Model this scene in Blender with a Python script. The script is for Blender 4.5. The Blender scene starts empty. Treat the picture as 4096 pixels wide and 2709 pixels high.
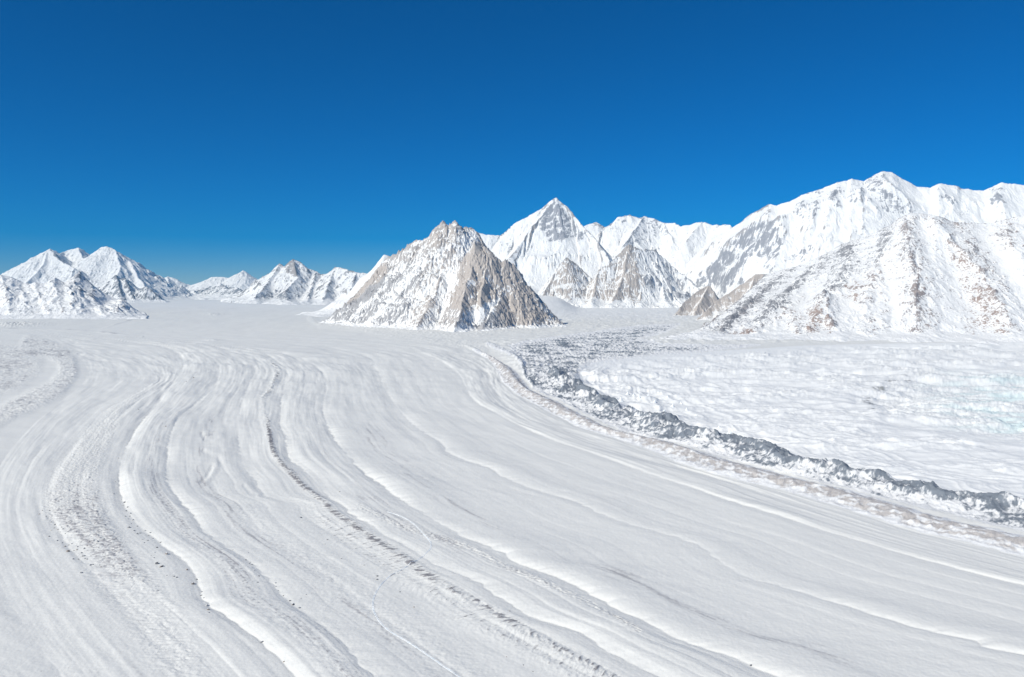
import bpy, math, random
import numpy as np
from mathutils import Vector

# ------------------------------------------------------------------ camera model
# The survey frame: W x H units wide, focal length F in the same units,
# a level camera CAMZ metres above the glacier with its horizon at row HORIZON.
W, H, F, HORIZON, CX, CAMZ = 2371.0, 1568.0, 1860.0, 655.0, 1185.5, 600.0
rng = np.random.default_rng(7)
random.seed(7)
scene = bpy.context.scene
COL = scene.collection


def gdist(py):
    return CAMZ * F / (py - HORIZON)


def pt(px, py, Y):
    return ((px - CX) / F * Y, Y, CAMZ + (HORIZON - py) / F * Y)


# ------------------------------------------------------------------ noise
_perm = np.random.default_rng(3).permutation(4096).astype(np.int32)
_ang = np.random.default_rng(4).random(4096) * 2 * np.pi
_gx, _gy = np.cos(_ang).astype(np.float32), np.sin(_ang).astype(np.float32)


def perlin(x, y, seed=0):
    x = np.asarray(x, np.float32) + np.float32(seed * 17.31)
    y = np.asarray(y, np.float32) + np.float32(seed * 41.77)
    xi = np.floor(x); yi = np.floor(y)
    xf = x - xi; yf = y - yi
    xi = xi.astype(np.int32); yi = yi.astype(np.int32)
    u = xf * xf * xf * (xf * (xf * 6 - 15) + 10)
    v = yf * yf * yf * (yf * (yf * 6 - 15) + 10)

    def g(ix, iy, dx, dy):
        h = _perm[(_perm[ix & 4095] + iy) & 4095]
        return _gx[h] * dx + _gy[h] * dy
    a = g(xi, yi, xf, yf); b = g(xi + 1, yi, xf - 1, yf)
    c = g(xi, yi + 1, xf, yf - 1); d = g(xi + 1, yi + 1, xf - 1, yf - 1)
    a = a + u * (b - a); c = c + u * (d - c)
    return (a + v * (c - a)) * 1.5


def fbm(x, y, o=4, seed=0, gain=.5, lac=2.03):
    s = 0; a = 1.0; t = 0
    for i in range(o):
        s = s + a * perlin(x, y, seed + i * 3); t += a; a *= gain
        x = x * lac; y = y * lac
    return s / t


def ridged(x, y, o=4, seed=0, gain=.5, lac=2.03):
    s = 0; a = 1.0; t = 0
    for i in range(o):
        n = 1 - np.abs(perlin(x, y, seed + i * 3)); s = s + a * n * n; t += a; a *= gain
        x = x * lac; y = y * lac
    return s / t


def sstep(a, b, x):
    t = np.clip((x - a) / (b - a), 0, 1)
    return t * t * (3 - 2 * t)


def pchip(xs, ys, x):
    xs = np.asarray(xs, float); ys = np.asarray(ys, float)
    h = np.diff(xs); dl = np.diff(ys) / h
    m = np.zeros_like(xs); m[0] = dl[0]; m[-1] = dl[-1]
    for i in range(1, len(xs) - 1):
        m[i] = (dl[i - 1] * h[i] + dl[i] * h[i - 1]) / (h[i] + h[i - 1])
    x = np.clip(x, xs[0], xs[-1])
    i = np.clip(np.searchsorted(xs, x) - 1, 0, len(xs) - 2)
    t = (x - xs[i]) / h[i]
    return (ys[i] * (1 + 2 * t) * (1 - t) ** 2 + h[i] * m[i] * t * (1 - t) ** 2
            + ys[i + 1] * t * t * (3 - 2 * t) + h[i] * m[i + 1] * t * t * (t - 1))


def poly_mask(x, y, poly, soft):
    """1 inside the outline, falling to 0 over +-soft round its edge."""
    out = np.zeros(np.shape(x), np.float32)
    P = np.asarray(poly, np.float32)
    sel = ((x > P[:, 0].min() - 2 * soft) & (x < P[:, 0].max() + 2 * soft)
           & (y > P[:, 1].min() - 2 * soft) & (y < P[:, 1].max() + 2 * soft))
    if not sel.any():
        return out
    xs = x[sel].astype(np.float32); ys = y[sel].astype(np.float32)
    inside = np.zeros(xs.shape, bool); d2 = np.full(xs.shape, 1e12, np.float32)
    for i in range(len(P)):
        ax, ay = P[i]; bx, by = P[(i + 1) % len(P)]
        c = (ay > ys) != (by > ys)
        with np.errstate(all='ignore'):
            xx = (bx - ax) * (ys - ay) / (by - ay if by != ay else 1e-9) + ax
        inside ^= c & (xs < xx)
        ex, ey = bx - ax, by - ay
        t = np.clip(((xs - ax) * ex + (ys - ay) * ey) / (ex * ex + ey * ey + 1e-9), 0, 1)
        d2 = np.minimum(d2, (xs - ax - t * ex) ** 2 + (ys - ay - t * ey) ** 2)
    d = np.sqrt(d2) * np.where(inside, 1, -1)
    out[sel] = sstep(-soft, soft, d)
    return out


def line_mask(x, y, pts, w):
    """1 on the polyline, falling to 0 at distance w."""
    d2 = np.full(np.shape(x), 1e12, np.float32)
    for (ax, ay), (bx, by) in zip(pts[:-1], pts[1:]):
        ex, ey = bx - ax, by - ay
        t = np.clip(((x - ax) * ex + (y - ay) * ey) / (ex * ex + ey * ey + 1e-9), 0, 1)
        d2 = np.minimum(d2, (x - ax - t * ex) ** 2 + (y - ay - t * ey) ** 2)
    return 1 - sstep(0, w, np.sqrt(d2))


def blur(a, n=1):
    for _ in range(n):
        p = np.pad(a, 1, mode='edge')
        a = (p[:-2, 1:-1] + p[2:, 1:-1] + p[1:-1, :-2] + p[1:-1, 2:] + 2 * a) / 6
    return a


# ------------------------------------------------------------------ mesh helpers
def mesh_from_grid(name, X, Y, Z, mask, attrs, mat, smooth=True):
    """One object from the cells of a grid where mask (per cell) is true."""
    nr, nc = X.shape
    idx = np.arange(nr * nc, dtype=np.int64).reshape(nr, nc)
    q = np.stack([idx[:-1, :-1], idx[:-1, 1:], idx[1:, 1:], idx[1:, :-1]], -1)[mask]
    used = np.zeros(nr * nc, bool); used[q.ravel()] = True
    remap = np.cumsum(used) - 1
    q = remap[q].astype(np.int32)
    co = np.stack([X.ravel()[used], Y.ravel()[used], Z.ravel()[used]], -1).astype(np.float32)
    # faces up
    a = co[q[:, 1]] - co[q[:, 0]]; b = co[q[:, 2]] - co[q[:, 0]]
    if np.median(a[:, 0] * b[:, 1] - a[:, 1] * b[:, 0]) < 0:
        q = q[:, ::-1].copy()
    me = bpy.data.meshes.new(name)
    me.vertices.add(len(co)); me.vertices.foreach_set('co', co.ravel())
    me.loops.add(q.size); me.loops.foreach_set('vertex_index', q.ravel())
    me.polygons.add(len(q))
    me.polygons.foreach_set('loop_start', np.arange(0, q.size, 4, dtype=np.int32))
    me.polygons.foreach_set('use_smooth', np.full(len(q), smooth))
    me.update(calc_edges=True)
    for k, v in attrs.items():
        at = me.attributes.new(k, 'FLOAT', 'POINT')
        at.data.foreach_set('value', v.ravel()[used].astype(np.float32))
    me.materials.append(mat)
    o = bpy.data.objects.new(name, me); COL.objects.link(o)
    return o


def tag(o, label, cat, kind=None, group=None):
    o['label'] = label; o['category'] = cat
    if kind: o['kind'] = kind
    if group: o['group'] = group
    return o


# ------------------------------------------------------------------ materials
class NT:
    def __init__(self, name):
        self.m = bpy.data.materials.new(name); self.m.use_nodes = True
        self.t = self.m.node_tree; self.n = self.t.nodes; self.l = self.t.links
        self.bsdf = self.n['Principled BSDF']

    def new(self, t, **k):
        o = self.n.new(t)
        for a, b in k.items(): setattr(o, a, b)
        return o

    def link(self, a, b): self.l.new(a, b)

    def attr(self, name):
        return self.new('ShaderNodeAttribute', attribute_name=name).outputs['Fac']

    def math(self, op, a, b=None, c=None, clamp=False):
        o = self.new('ShaderNodeMath', operation=op, use_clamp=clamp)
        for i, v in enumerate((a, b, c)):
            if v is None: continue
            if isinstance(v, (int, float)): o.inputs[i].default_value = v
            else: self.link(v, o.inputs[i])
        return o.outputs[0]

    def noise(self, scale, detail=4, rough=.55, vec=None, dist=0):
        o = self.new('ShaderNodeTexNoise')
        o.inputs['Scale'].default_value = scale; o.inputs['Detail'].default_value = detail
        o.inputs['Roughness'].default_value = rough; o.inputs['Distortion'].default_value = dist
        self.link(vec if vec is not None else self.pos(), o.inputs['Vector'])
        return o.outputs['Fac']

    def pos(self):
        if not hasattr(self, '_p'): self._p = self.new('ShaderNodeNewGeometry').outputs['Position']
        return self._p

    def ramp(self, fac, a, b):
        o = self.new('ShaderNodeMapRange', interpolation_type='SMOOTHSTEP')
        self.link(fac, o.inputs['Value'])
        o.inputs['From Min'].default_value = a; o.inputs['From Max'].default_value = b
        return o.outputs['Result']

    def mix(self, fac, a, b):
        o = self.new('ShaderNodeMix', data_type='RGBA')
        if isinstance(fac, (int, float)): o.inputs[0].default_value = fac
        else: self.link(fac, o.inputs[0])
        for i, v in ((6, a), (7, b)):
            if isinstance(v, tuple): o.inputs[i].default_value = (*v, 1)
            else: self.link(v, o.inputs[i])
        return o.outputs[2]

    def bump(self, h, strength, dist):
        o = self.new('ShaderNodeBump'); o.inputs['Strength'].default_value = strength
        o.inputs['Distance'].default_value = dist
        self.link(h, o.inputs['Height']); self.link(o.outputs['Normal'], self.bsdf.inputs['Normal'])

    def done(self, col, rough=.75, spec=.2):
        self.link(col, self.bsdf.inputs['Base Color'])
        self.bsdf.inputs['Roughness'].default_value = rough
        self.bsdf.inputs['Specular IOR Level'].default_value = spec
        return self.m


SNOW = (.91, .90, .875)


def mountain_material(name, tan, grey, scale, brk=1.25):
    """Snow over rock: 'rock' says how bare the vertex is, 'tone' picks between two rock colours."""
    t = NT(name)
    n1 = t.noise(.022 * scale, 7, .72)
    n2 = t.noise(.006 * scale, 4, .6)
    r = t.math('ADD', t.attr('rock'), t.math('MULTIPLY', t.math('SUBTRACT', n1, .5), brk))
    r = t.ramp(r, .42, .60)
    rc = t.mix(t.ramp(t.math('ADD', t.attr('tone'), t.math('MULTIPLY', t.math('SUBTRACT', n2, .5), .8)), .25, .75), tan, grey)
    v = t.new('ShaderNodeHueSaturation'); v.inputs['Saturation'].default_value = 1
    t.link(t.math('ADD', t.math('MULTIPLY', n1, .9), .55), v.inputs['Value']); t.link(rc, v.inputs['Color'])
    col = t.mix(r, SNOW, v.outputs['Color'])
    t.bump(n1, .6, 30 / scale)
    return t.done(col, .8, .15)


def ground_material(name, dirt_shade, dark, snow=SNOW, bscale=.15, bdist=1.2, mottle=.0):
    t = NT(name)
    n1 = t.noise(.12, 5, .62); n2 = t.noise(.9, 4, .6); n3 = t.noise(.02, 4, .6)
    n = t.math('ADD', t.math('MULTIPLY', n1, .6), t.math('MULTIPLY', n2, .4))
    r = t.math('ADD', t.attr('dirt_shade'), t.math('MULTIPLY', t.math('SUBTRACT', n, .5), .5))
    r = t.ramp(r, .3, .75)
    rc = t.mix(t.ramp(t.math('ADD', t.attr('tone'), t.math('SUBTRACT', n3, .5)), .3, .7), dirt_shade, dark)
    s = t.mix(t.math('MULTIPLY', t.ramp(n3, .3, .7), .5), t.mix(t.attr('fresh'), snow, SNOW), tuple(c * .965 for c in snow))
    g = t.mix(t.math('MULTIPLY', t.attr('ice'), t.math('ADD', .55, t.math('MULTIPLY', n1, .6)), clamp=True), s, (.76, .87, .85))
    col = t.mix(r, g, rc)
    t.bump(n, bscale, bdist)
    return t.done(col, .7, .2)


# ------------------------------------------------------------------ glacier flow lines (survey x at survey row y)
LINES = {
 'Z': [(-900,660),(-1000,745),(-950,800),(-900,900),(-1000,1100),(-900,1300),(-700,1568),(-300,2300)],
 'A': [(-800,660),(-800,745),(-500,760),(0,775),(100,790),(165,815),(200,850),(190,890),(140,930),(60,1000),(0,1080),(-40,1200),(-20,1300),(60,1450),(150,1568),(700,2300)],
 'B': [(-780,660),(-750,745),(-450,757),(0,771),(200,800),(290,825),(350,860),(362,880),(330,905),(250,950),(200,1000),(160,1050),(125,1110),(115,1170),(150,1250),(230,1340),(330,1450),(440,1568),(1000,2300)],
 '1': [(-760,660),(-700,745),(-400,754),(0,765),(103,775),(205,785),(308,794),(362,802),(407,816),(424,836),(419,867),(393,901),(362,942),(332,976),(308,1011),(291,1045),(279,1082),(277,1117),(282,1150),(304,1194),(342,1235),(376,1262),(431,1303),(458,1341),(479,1399),(523,1430),(581,1471),(649,1529),(687,1568),(1400,2300)],
 '2': [(-740,660),(-650,745),(-350,752),(0,762),(120,774),(245,785),(340,795),(400,804),(438,813),(479,829),(506,847),(509,860),(502,888),(472,925),(441,949),(424,963),(407,987),(393,1024),(390,1048),(386,1093),(393,1130),(407,1150),(451,1194),(479,1235),(523,1266),(574,1300),(629,1348),(667,1396),(728,1437),(786,1488),(810,1515),(860,1568),(1600,2300)],
 '3': [(-720,660),(-600,745),(-300,750),(0,759),(120,770),(280,785),(410,797),(479,807),(533,819),(581,840),(591,860),(581,888),(561,935),(554,970),(554,1014),(561,1062),(574,1093),(594,1113),(605,1137),(618,1150),(677,1166),(693,1191),(755,1238),(873,1314),(960,1360),(1053,1430),(1150,1490),(1290,1568),(2100,2300)],
 '4': [(-700,660),(-550,745),(-250,748),(0,756),(150,768),(305,783),(430,794),(490,804),(564,816),(608,824),(639,840),(660,857),(667,867),(660,895),(653,929),(651,963),(649,987),(664,1014),(665,1038),(674,1065),(711,1093),(746,1130),(765,1152),(798,1174),(814,1190),(863,1219),(892,1242),(931,1260),(971,1283),(1008,1303),(1043,1324),(1094,1344),(1162,1382),(1220,1420),(1265,1437),(1333,1461),(1401,1502),(1470,1536),(1528,1568),(2500,2300)],
 '5': [(440,660),(440,700),(400,735),(300,755),(260,768),(330,783),(440,792),(513,801),(615,815),(684,829),(714,840),(742,860),(754,881),(757,898),(750,929),(749,956),(759,983),(783,1028),(810,1059),(842,1093),(889,1127),(917,1146),(944,1167),(1009,1204),(1060,1232),(1111,1256),(1163,1279),(1214,1310),(1299,1341),(1368,1375),(1436,1413),(1504,1447),(1560,1478),(1652,1509),(1739,1542),(1801,1568),(2900,2300)],
 '6': [(465,660),(465,700),(430,738),(360,757),(390,768),(460,780),(560,789),(660,797),(753,804),(795,812),(840,823),(865,836),(866,850),(879,867),(889,894),(907,925),(930,956),(958,983),(992,1007),(1026,1028),(1040,1048),(1074,1065),(1129,1082),(1153,1096),(1197,1117),(1231,1131),(1299,1150),(1361,1173),(1402,1194),(1453,1212),(1504,1226),(1579,1246),(1644,1282),(1688,1312),(1739,1337),(1798,1354),(1871,1377),(1944,1399),(2017,1421),(2126,1454),(2236,1480),(2371,1516),(2600,1568),(3700,2300)],
 '7': [(490,660),(490,700),(460,740),(420,755),(470,764),(560,775),(700,785),(838,795),(958,816),(1019,838),(1050,857),(1067,874),(1081,901),(1094,925),(1122,946),(1149,959),(1183,976),(1231,1000),(1282,1021),(1334,1038),(1402,1062),(1470,1086),(1563,1117),(1604,1129),(1652,1147),(1725,1171),(1816,1198),(1889,1222),(1980,1249),(2090,1282),(2199,1312),(2309,1341),(2371,1355),(3200,1568),(4600,2300)],
 '8': [(520,660),(520,700),(510,735),(480,750),(520,759),(620,767),(760,779),(900,794),(1020,815),(1080,836),(1122,857),(1136,888),(1156,918),(1173,939),(1200,959),(1238,977),(1330,1010),(1480,1057),(1640,1102),(1830,1165),(2100,1250),(2371,1325),(3400,1568),(5000,2300)],
 'M': [(560,660),(560,700),(640,720),(700,745),(740,755),(800,765),(900,775),(1026,788),(1060,798),(1085,809),(1110,822),(1130,836),(1153,867),(1166,891),(1194,915),(1231,936),(1265,956),(1306,973),(1344,994),(1385,1007),(1453,1028),(1504,1044),(1579,1078),(1688,1111),(1798,1135),(1907,1166),(2017,1198),(2126,1231),(2236,1257),(2371,1293),(3600,1568),(5400,2300)],
 'T': [(600,660),(600,700),(700,720),(760,745),(800,754),(860,766),(965,779),(1050,793),(1100,808),(1135,826),(1156,840),(1180,855),(1207,881),(1231,908),(1286,932),(1334,956),(1368,973),(1409,994),(1470,1012),(1553,1026),(1615,1045),(1710,1074),(1798,1096),(1871,1116),(1962,1136),(2053,1162),(2126,1184),(2218,1209),(2309,1228),(2371,1242),(3800,1568),(5800,2300)],
 'D': [(6000,660),(6000,745),(4500,780),(2600,789),(2000,797),(1750,808),(1560,821),(1420,834),(1346,848),(1330,862),(1351,888),(1395,915),(1436,936),(1481,956),(1522,973),(1560,978),(1611,998),(1670,1016),(1743,1029),(1798,1043),(1871,1063),(1926,1080),(1975,1094),(2072,1113),(2126,1129),(2218,1150),(2371,1170),(4200,1568),(6400,2300)],
}
ORDER = ['Z', 'A', 'B', '1', '2', '3', '4', '5', '6', '7', '8', 'M', 'T', 'D']

# ------------------------------------------------------------------ glacier grid
rows = np.concatenate([np.linspace(680.5, 690, 10)[:-1], np.arange(690, 800, .7), np.arange(800, 1600, 1.0),
                       np.linspace(1600, 2300, 140)])
cols = np.concatenate([np.linspace(-1400, -60, 160)[:-1], np.arange(-60, 2440, 1.7), np.linspace(2440, 3800, 160)])
NR, NC = len(rows), len(cols)
PY = np.repeat(rows[:, None], NC, 1).astype(np.float32)
PX = np.repeat(cols[None, :], NR, 0).astype(np.float32)
GY = gdist(PY.astype(float)).astype(np.float32)
GX = ((PX - CX) / F * GY).astype(np.float32)
yrow = gdist(rows)

lx, lperp, larc = {}, {}, {}
for k in ORDER:
    p = LINES[k]
    x = pchip([a[1] for a in p], [a[0] for a in p], rows)
    wx = (x - CX) / F * yrow
    dX, dY = np.gradient(wx), np.gradient(yrow)
    arc = np.concatenate([[0], np.cumsum(np.hypot(np.diff(wx), np.diff(yrow)))])
    lx[k], lperp[k], larc[k] = x, np.abs(dY) / np.hypot(dX, dY), arc - np.interp(900, rows, arc)
for a, b in zip(ORDER[:-1], ORDER[1:]):
    lx[b] = np.maximum(lx[b], lx[a] + 3)

# lateral coordinate q (one unit between neighbouring lines) and arc length s
Q = np.zeros((NR, NC), np.float32); S = np.zeros((NR, NC), np.float32)
qi = np.arange(len(ORDER), dtype=float)
for j in range(NR):
    xs = np.array([lx[k][j] for k in ORDER])
    Q[j] = np.interp(cols, xs, qi)
    S[j] = np.interp(cols, xs, [larc[k][j] for k in ORDER])


def perp(k, wob=0., lam=60., seed=0):
    """World distance of every grid vertex from line k (+ to its right); wob scallops the line."""
    x = lx[k]
    s = larc[k]
    if wob:
        n = np.abs(perlin(s / lam, s * 0 + 3.3, seed)) * 1.6 + .6 * perlin(s / (lam * .35), s * 0 + 9.1, seed + 2)
        wx = wob * n
    else:
        wx = 0 * s
    X0 = (x - CX) / F * yrow
    return (GX - X0[:, None]) * lperp[k][:, None].astype(np.float32) + wx[:, None].astype(np.float32)


Zg = np.zeros((NR, NC), np.float32)
dirt_shade = np.zeros((NR, NC), np.float32)
tone = np.zeros((NR, NC), np.float32)
ice = np.zeros((NR, NC), np.float32)
far = sstep(690, 800, PY)

# troughs with a sunlit bank on their right: line, depth left, width left, height right, width right, rows where it lives
TROUGHS = [
 ('A', 4, 60, 4, 120, 830, 1700, 3), ('B', 3, 40, 6, 60, 850, 1500, 4),
 ('1', 5, 34, 11, 40, 800, 2300, 4), ('2', 5, 40, 8, 42, 800, 2300, 7), ('3', 4, 36, 6, 50, 815, 1180, 6),
 ('4', 5, 36, 9, 42, 800, 2300, 7), ('5', 6, 50, 13, 48, 800, 2300, 8), ('6', 4, 45, 7, 36, 800, 2300, 9),
 ('7', 4, 50, 9, 22, 795, 2300, 4), ('8', 4, 60, 8, 50, 790, 1150, 6), ('M', 2, 40, 2, 40, 830, 2300, 0)]
for i, (k, al, wl, ar, wr, y0, y1, wob) in enumerate(TROUGHS):
    d = perp(k, wob, 70, 20 + i)
    sc = np.clip(GY / 2600, .75, 2.6)            # the bands widen upstream
    amp = sstep(y0 - 25, y0 + 35, PY) * (1 - sstep(y1 - 80, y1 + 80, PY))
    var = .75 + .9 * perlin(S / 420, S * 0 + i * 7.7, 50 + i)
    # bank right: steep foot easing to its crest, then a long back slope
    r = np.clip(d, 0, None) / (wr * sc)
    up = ar * np.sqrt(sc) * (1 - np.exp(-r * 1.6)) * np.exp(-(r / 3.2) ** 2)
    l = np.clip(-d, 0, None) / (wl * sc)
    lo = al * np.sqrt(sc) * (1 - np.exp(-l * 1.3)) * np.exp(-(l / 2.6) ** 2)
    Zg += amp * var * np.where(d > 0, up, lo)
    # wind-scoured, gritty ice behind each bank
    st_ = fbm(Q * 22, S / 160, 4, 300 + i)
    if k not in 'AB': dirt_shade += amp * sstep(865, 1010, PY) * np.clip(.24 + .42 * st_, 0, 1) * np.exp(-((d - 2.5 * wr * sc) / (1.2 * wr * sc)) ** 2) * (1.15 if k in '125' else .8)

def perpq(qe, wob=0., lam=60., seed=0):
    i_ = int(qe); f = qe - i_; a, b = ORDER[i_], ORDER[i_ + 1]
    x = lx[a] * (1 - f) + lx[b] * f; s = larc[a]
    n = perlin(s / lam, s * 0 + qe * 5, seed) + .5 * np.abs(perlin(s / (lam * .3), s * 0 + qe, seed + 1))
    return (GX - ((x - CX) / F * yrow)[:, None]) * (lperp[a] * (1 - f) + lperp[b] * f)[:, None].astype(np.float32) + (wob * n)[:, None].astype(np.float32)


MINOR = [1.5, 1.75, 2.45, 3.3, 3.55, 3.8, 4.25, 4.5, 4.72, 5.3, 5.6, 5.82, 6.3, 6.55, 6.8, 7.2, 7.42, 7.6, 7.82, 8.2, 8.42, 8.6, 8.82, 9.2, 9.45, 9.7, 10.25, 10.55, 10.8]
for i, qe in enumerate(MINOR):
    d = perpq(qe, 1.6 if qe > 7 else 4, 120, 200 + i); sc = np.clip(GY / 2600, .6, 2.6)
    live_ = np.clip(.55 + 1.1 * perlin(S / 900, S * 0 + qe * 3.7, 240 + i), 0, 1.3) * sstep(765, 810, PY)
    w_ = (16 + 14 * rng.random()) * sc; a_ = (1.0 + 1.9 * rng.random()) * np.sqrt(sc) * (.55 if qe > 7 else .78)
    Zg += live_ * a_ * np.where(d > 0, (1 - np.exp(-d / w_ * 1.8)) * np.exp(-(np.clip(d, 0, None) / (3 * w_)) ** 2), (1 - np.exp(np.clip(d, None, 0) / w_)) * .6 * np.exp(-(np.clip(-d, 0, None) / (2 * w_)) ** 2))
# streaks that follow the flow
flow = 1 - sstep(12.2, 12.7, Q)
near = sstep(735, 815, PY)
wid = np.clip(GY / 2600, .6, 2.5)
Zg += flow * near * wid * (3.0 * fbm(Q * 2.3, S / 600, 3, 60) + 1.0 * fbm(Q * 8, S / 700, 3, 61) + .2 * fbm(Q * 24, S / 420, 3, 62))
Zg += flow * near * wid * (2.4 * fbm(Q * 1.6, S / 260, 3, 65) + .6 * fbm(GX / 120, GY / 120, 3, 63))
Zg += (1 - near) * (16 * fbm(GX / 900, GY / 1500, 4, 64) + 5 * fbm(GX / 220, GY / 500, 3, 66))
dirt_shade += (1 - near) * (.13 * fbm(GX / 1600, GY / 700, 4, 67) + .08 * fbm(GX / 300, GY / 500, 3, 68))

# ---- debris tints of the main glacier
band = lambda c, w: np.exp(-((Q - c) / w) ** 2)
speck = fbm(Q * 26, S / 45, 3, 70)
dirt_shade += .12 * band(3.62, .22) * near * (1 + .8 * speck)
dirt_shade += .10 * band(4.55, .25) * near * (1 + .8 * speck)
dirt_shade += .20 * band(7.55, .22) * sstep(940, 1150, PY)
dirt_shade += .17 * band(8.6, .22) * sstep(940, 1150, PY)
dirt_shade += .14 * band(6.55, .2) * sstep(1000, 1200, PY)
dirt_shade += (.16 * fbm(Q * 9, S / 900, 3, 71) + .12 * fbm(Q * 31, S / 500, 3, 72)) * 1.6 * near * flow

grit = fbm(GX / 7, GY / 7, 3, 73)
dirt_shade += flow * near * (.10 * grit + .5 * sstep(.52, .75, fbm(GX / 4.5, GY / 6, 2, 74)) * sstep(880, 1150, PY))
Zg += flow * sstep(900, 1100, PY) * (.35 * grit + .5 * fbm(GX / 26, GY / 26, 3, 75))
# dark medial stripe with short cross ribs
STRIPE = [(612,830),(636,850),(643,871),(636,884),(625,908),(608,929),(610,950),(619,977),(625,1024),(639,1062),(667,1093),(704,1130),(736,1154),(765,1182),(794,1203),(824,1223),(853,1244),(892,1266),(931,1291),(960,1312),(1008,1346),(1060,1375),(1111,1402),(1162,1433),(1231,1471),(1299,1508),(1367,1543),(1401,1563),(1620,1700)]
sx = pchip([p[1] for p in STRIPE], [p[0] for p in STRIPE], rows)
ds = (PX - sx[:, None].astype(np.float32)) * (lperp['4'][:, None]).astype(np.float32)
rib = fbm((S + .9 * ds) / 9, (ds) / 30, 3, 80)
live = sstep(836, 850, PY) * (1 - .65 * np.exp(-((PY - 950) / 22) ** 2))
w = 7 + 11 * sstep(1000, 1300, PY)
strip = np.exp(-(ds / w) ** 2) * live
strip2 = np.exp(-((ds + 2.6 * w) / (2.2 * w)) ** 2) * live * sstep(1080, 1250, PY)
dirt_shade += strip * (.40 + .85 * rib) + strip2 * (.22 + .8 * rib)
tone += (strip + strip2) * .9
Zg += (strip + .6 * strip2) * wid * (2.0 + 4.5 * rib)
ST2 = [(830,1180),(930,1222),(1085,1270),(1180,1322),(1260,1355),(1360,1400),(1480,1470)]
l2 = line_mask(PX, PY, ST2, 14)
dirt_shade += l2 * (.15 + .7 * fbm(S / 7, Q * 20, 3, 81)); Zg += l2 * 2.5 * fbm(S / 8, Q * 20, 2, 82)

# grey rubbly ice of the near left
cross = fbm(GX / 55 + .2 * fbm(GX / 60, GY / 60, 2, 92), GY / 16, 4, 90)
L1 = poly_mask(PX, PY, [(-400,770),(-40,790),(60,800),(95,835),(92,860),(40,905),(-60,930),(-400,950)], 14)
L2 = line_mask(PX, PY, [(70,797),(120,812),(152,832),(160,862),(130,900),(80,925),(30,948),(-20,975),(-120,1010)], 34)
L2 = sstep(0, .7, L2)
LM = np.clip(L1 * .85 + L2, 0, 1)
dirt_shade += LM * (.42 + .55 * cross)
Zg += LM * (4 + 9 * np.abs(cross))
cross2 = fbm(GX / 15 + .9 * fbm(GX / 30, GY / 30, 2, 95), GY / 9 + .8 * fbm(GX / 34, GY / 25, 2, 94), 4, 93)
L3 = poly_mask(PX, PY, [(345,890),(362,884),(352,905),(285,960),(262,1010),(235,1070),(222,1130),(240,1200),(300,1290),(350,1370),(300,1350),(220,1290),(160,1240),(105,1200),(100,1150),(130,1090),(165,1040),(205,990),(270,940)], 16)
dirt_shade += L3 * (.20 + .45 * cross2); Zg += L3 * (2 + 4.5 * np.abs(cross2))
L4 = poly_mask(PX, PY, [(110,1140),(230,1130),(330,1290),(420,1420),(480,1568),(380,1568),(290,1440),(200,1330),(110,1210)], 45)
dirt_shade += L4 * (.20 + .35 * cross2 + .35 * fbm(GX / 60, GY / 26, 3, 89)) * (1 - .45 * sstep(1300, 1500, PY)); Zg += L4 * 1.6 * cross2
for b0, wq, st in ((3.6, .3, .34), (4.5, .28, .16)):
    g = band(b0, wq) * sstep(1050, 1200, PY)
    dirt_shade += g * st * fbm(GX / 12 + 2 * Q, GY / 10, 4, 96) * 1.5; Zg += g * .9 * fbm(GX / 14, GY / 12, 3, 97)

dirt_shade += .16 * sstep(1000, 1450, PY) * (1 - sstep(1.7, 2.9, Q)) * (1 + fbm(GX / 140, GY / 140, 3, 88))  # broad grey stands in for window vignetting over the near left snow
for p_, dz in (([(468,1008),(474,1019),(486,1022),(502,1017)], 5), ([(472,1050),(486,1056),(505,1061),(511,1073)], 4), ([(492,1082),(486,1094),(479,1108),(468,1118)], 6), ([(566,1130),(580,1146),(590,1150)], 4)):
    q_ = [(x + 9, y - 3) for x, y in p_]
    Zg += dz * .3 * line_mask(PX, PY, q_, 13) - dz * .32 * line_mask(PX, PY, p_, 8)
# thin ridges out on the plain
for p, wdt, hh in (([(-300,757),(0,761),(125,763.5),(225,768),(285,775),(330,779)], 1.6, 14), ([(0,737),(185,737.5),(250,738),(302,741.5),(270,750),(237,761)], 1.2, 10)):
    m = line_mask(PX, PY, p, wdt * 2); m = m * (.5 + .9 * fbm(GX / 300, GY / 900, 3, 98)); Zg += m * hh * .7; dirt_shade += m * .75; tone += m * .6
for cxp, cyp, rx, ry, hh in ((493,728,22,3,24), (492,789,17,3,13), (60,750,60,4,30), (20,754,40,4,34), (178,820,5,2,5), (197,822,6,2,5)):
    e = np.exp(-((PX - cxp) / rx) ** 2 - ((PY - cyp) / ry) ** 2)
    n = ridged(GX / 90, GY / 90, 4, 99)
    Zg += e * hh * n; dirt_shade += e * .5 * sstep(.45, .8, n)

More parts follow.
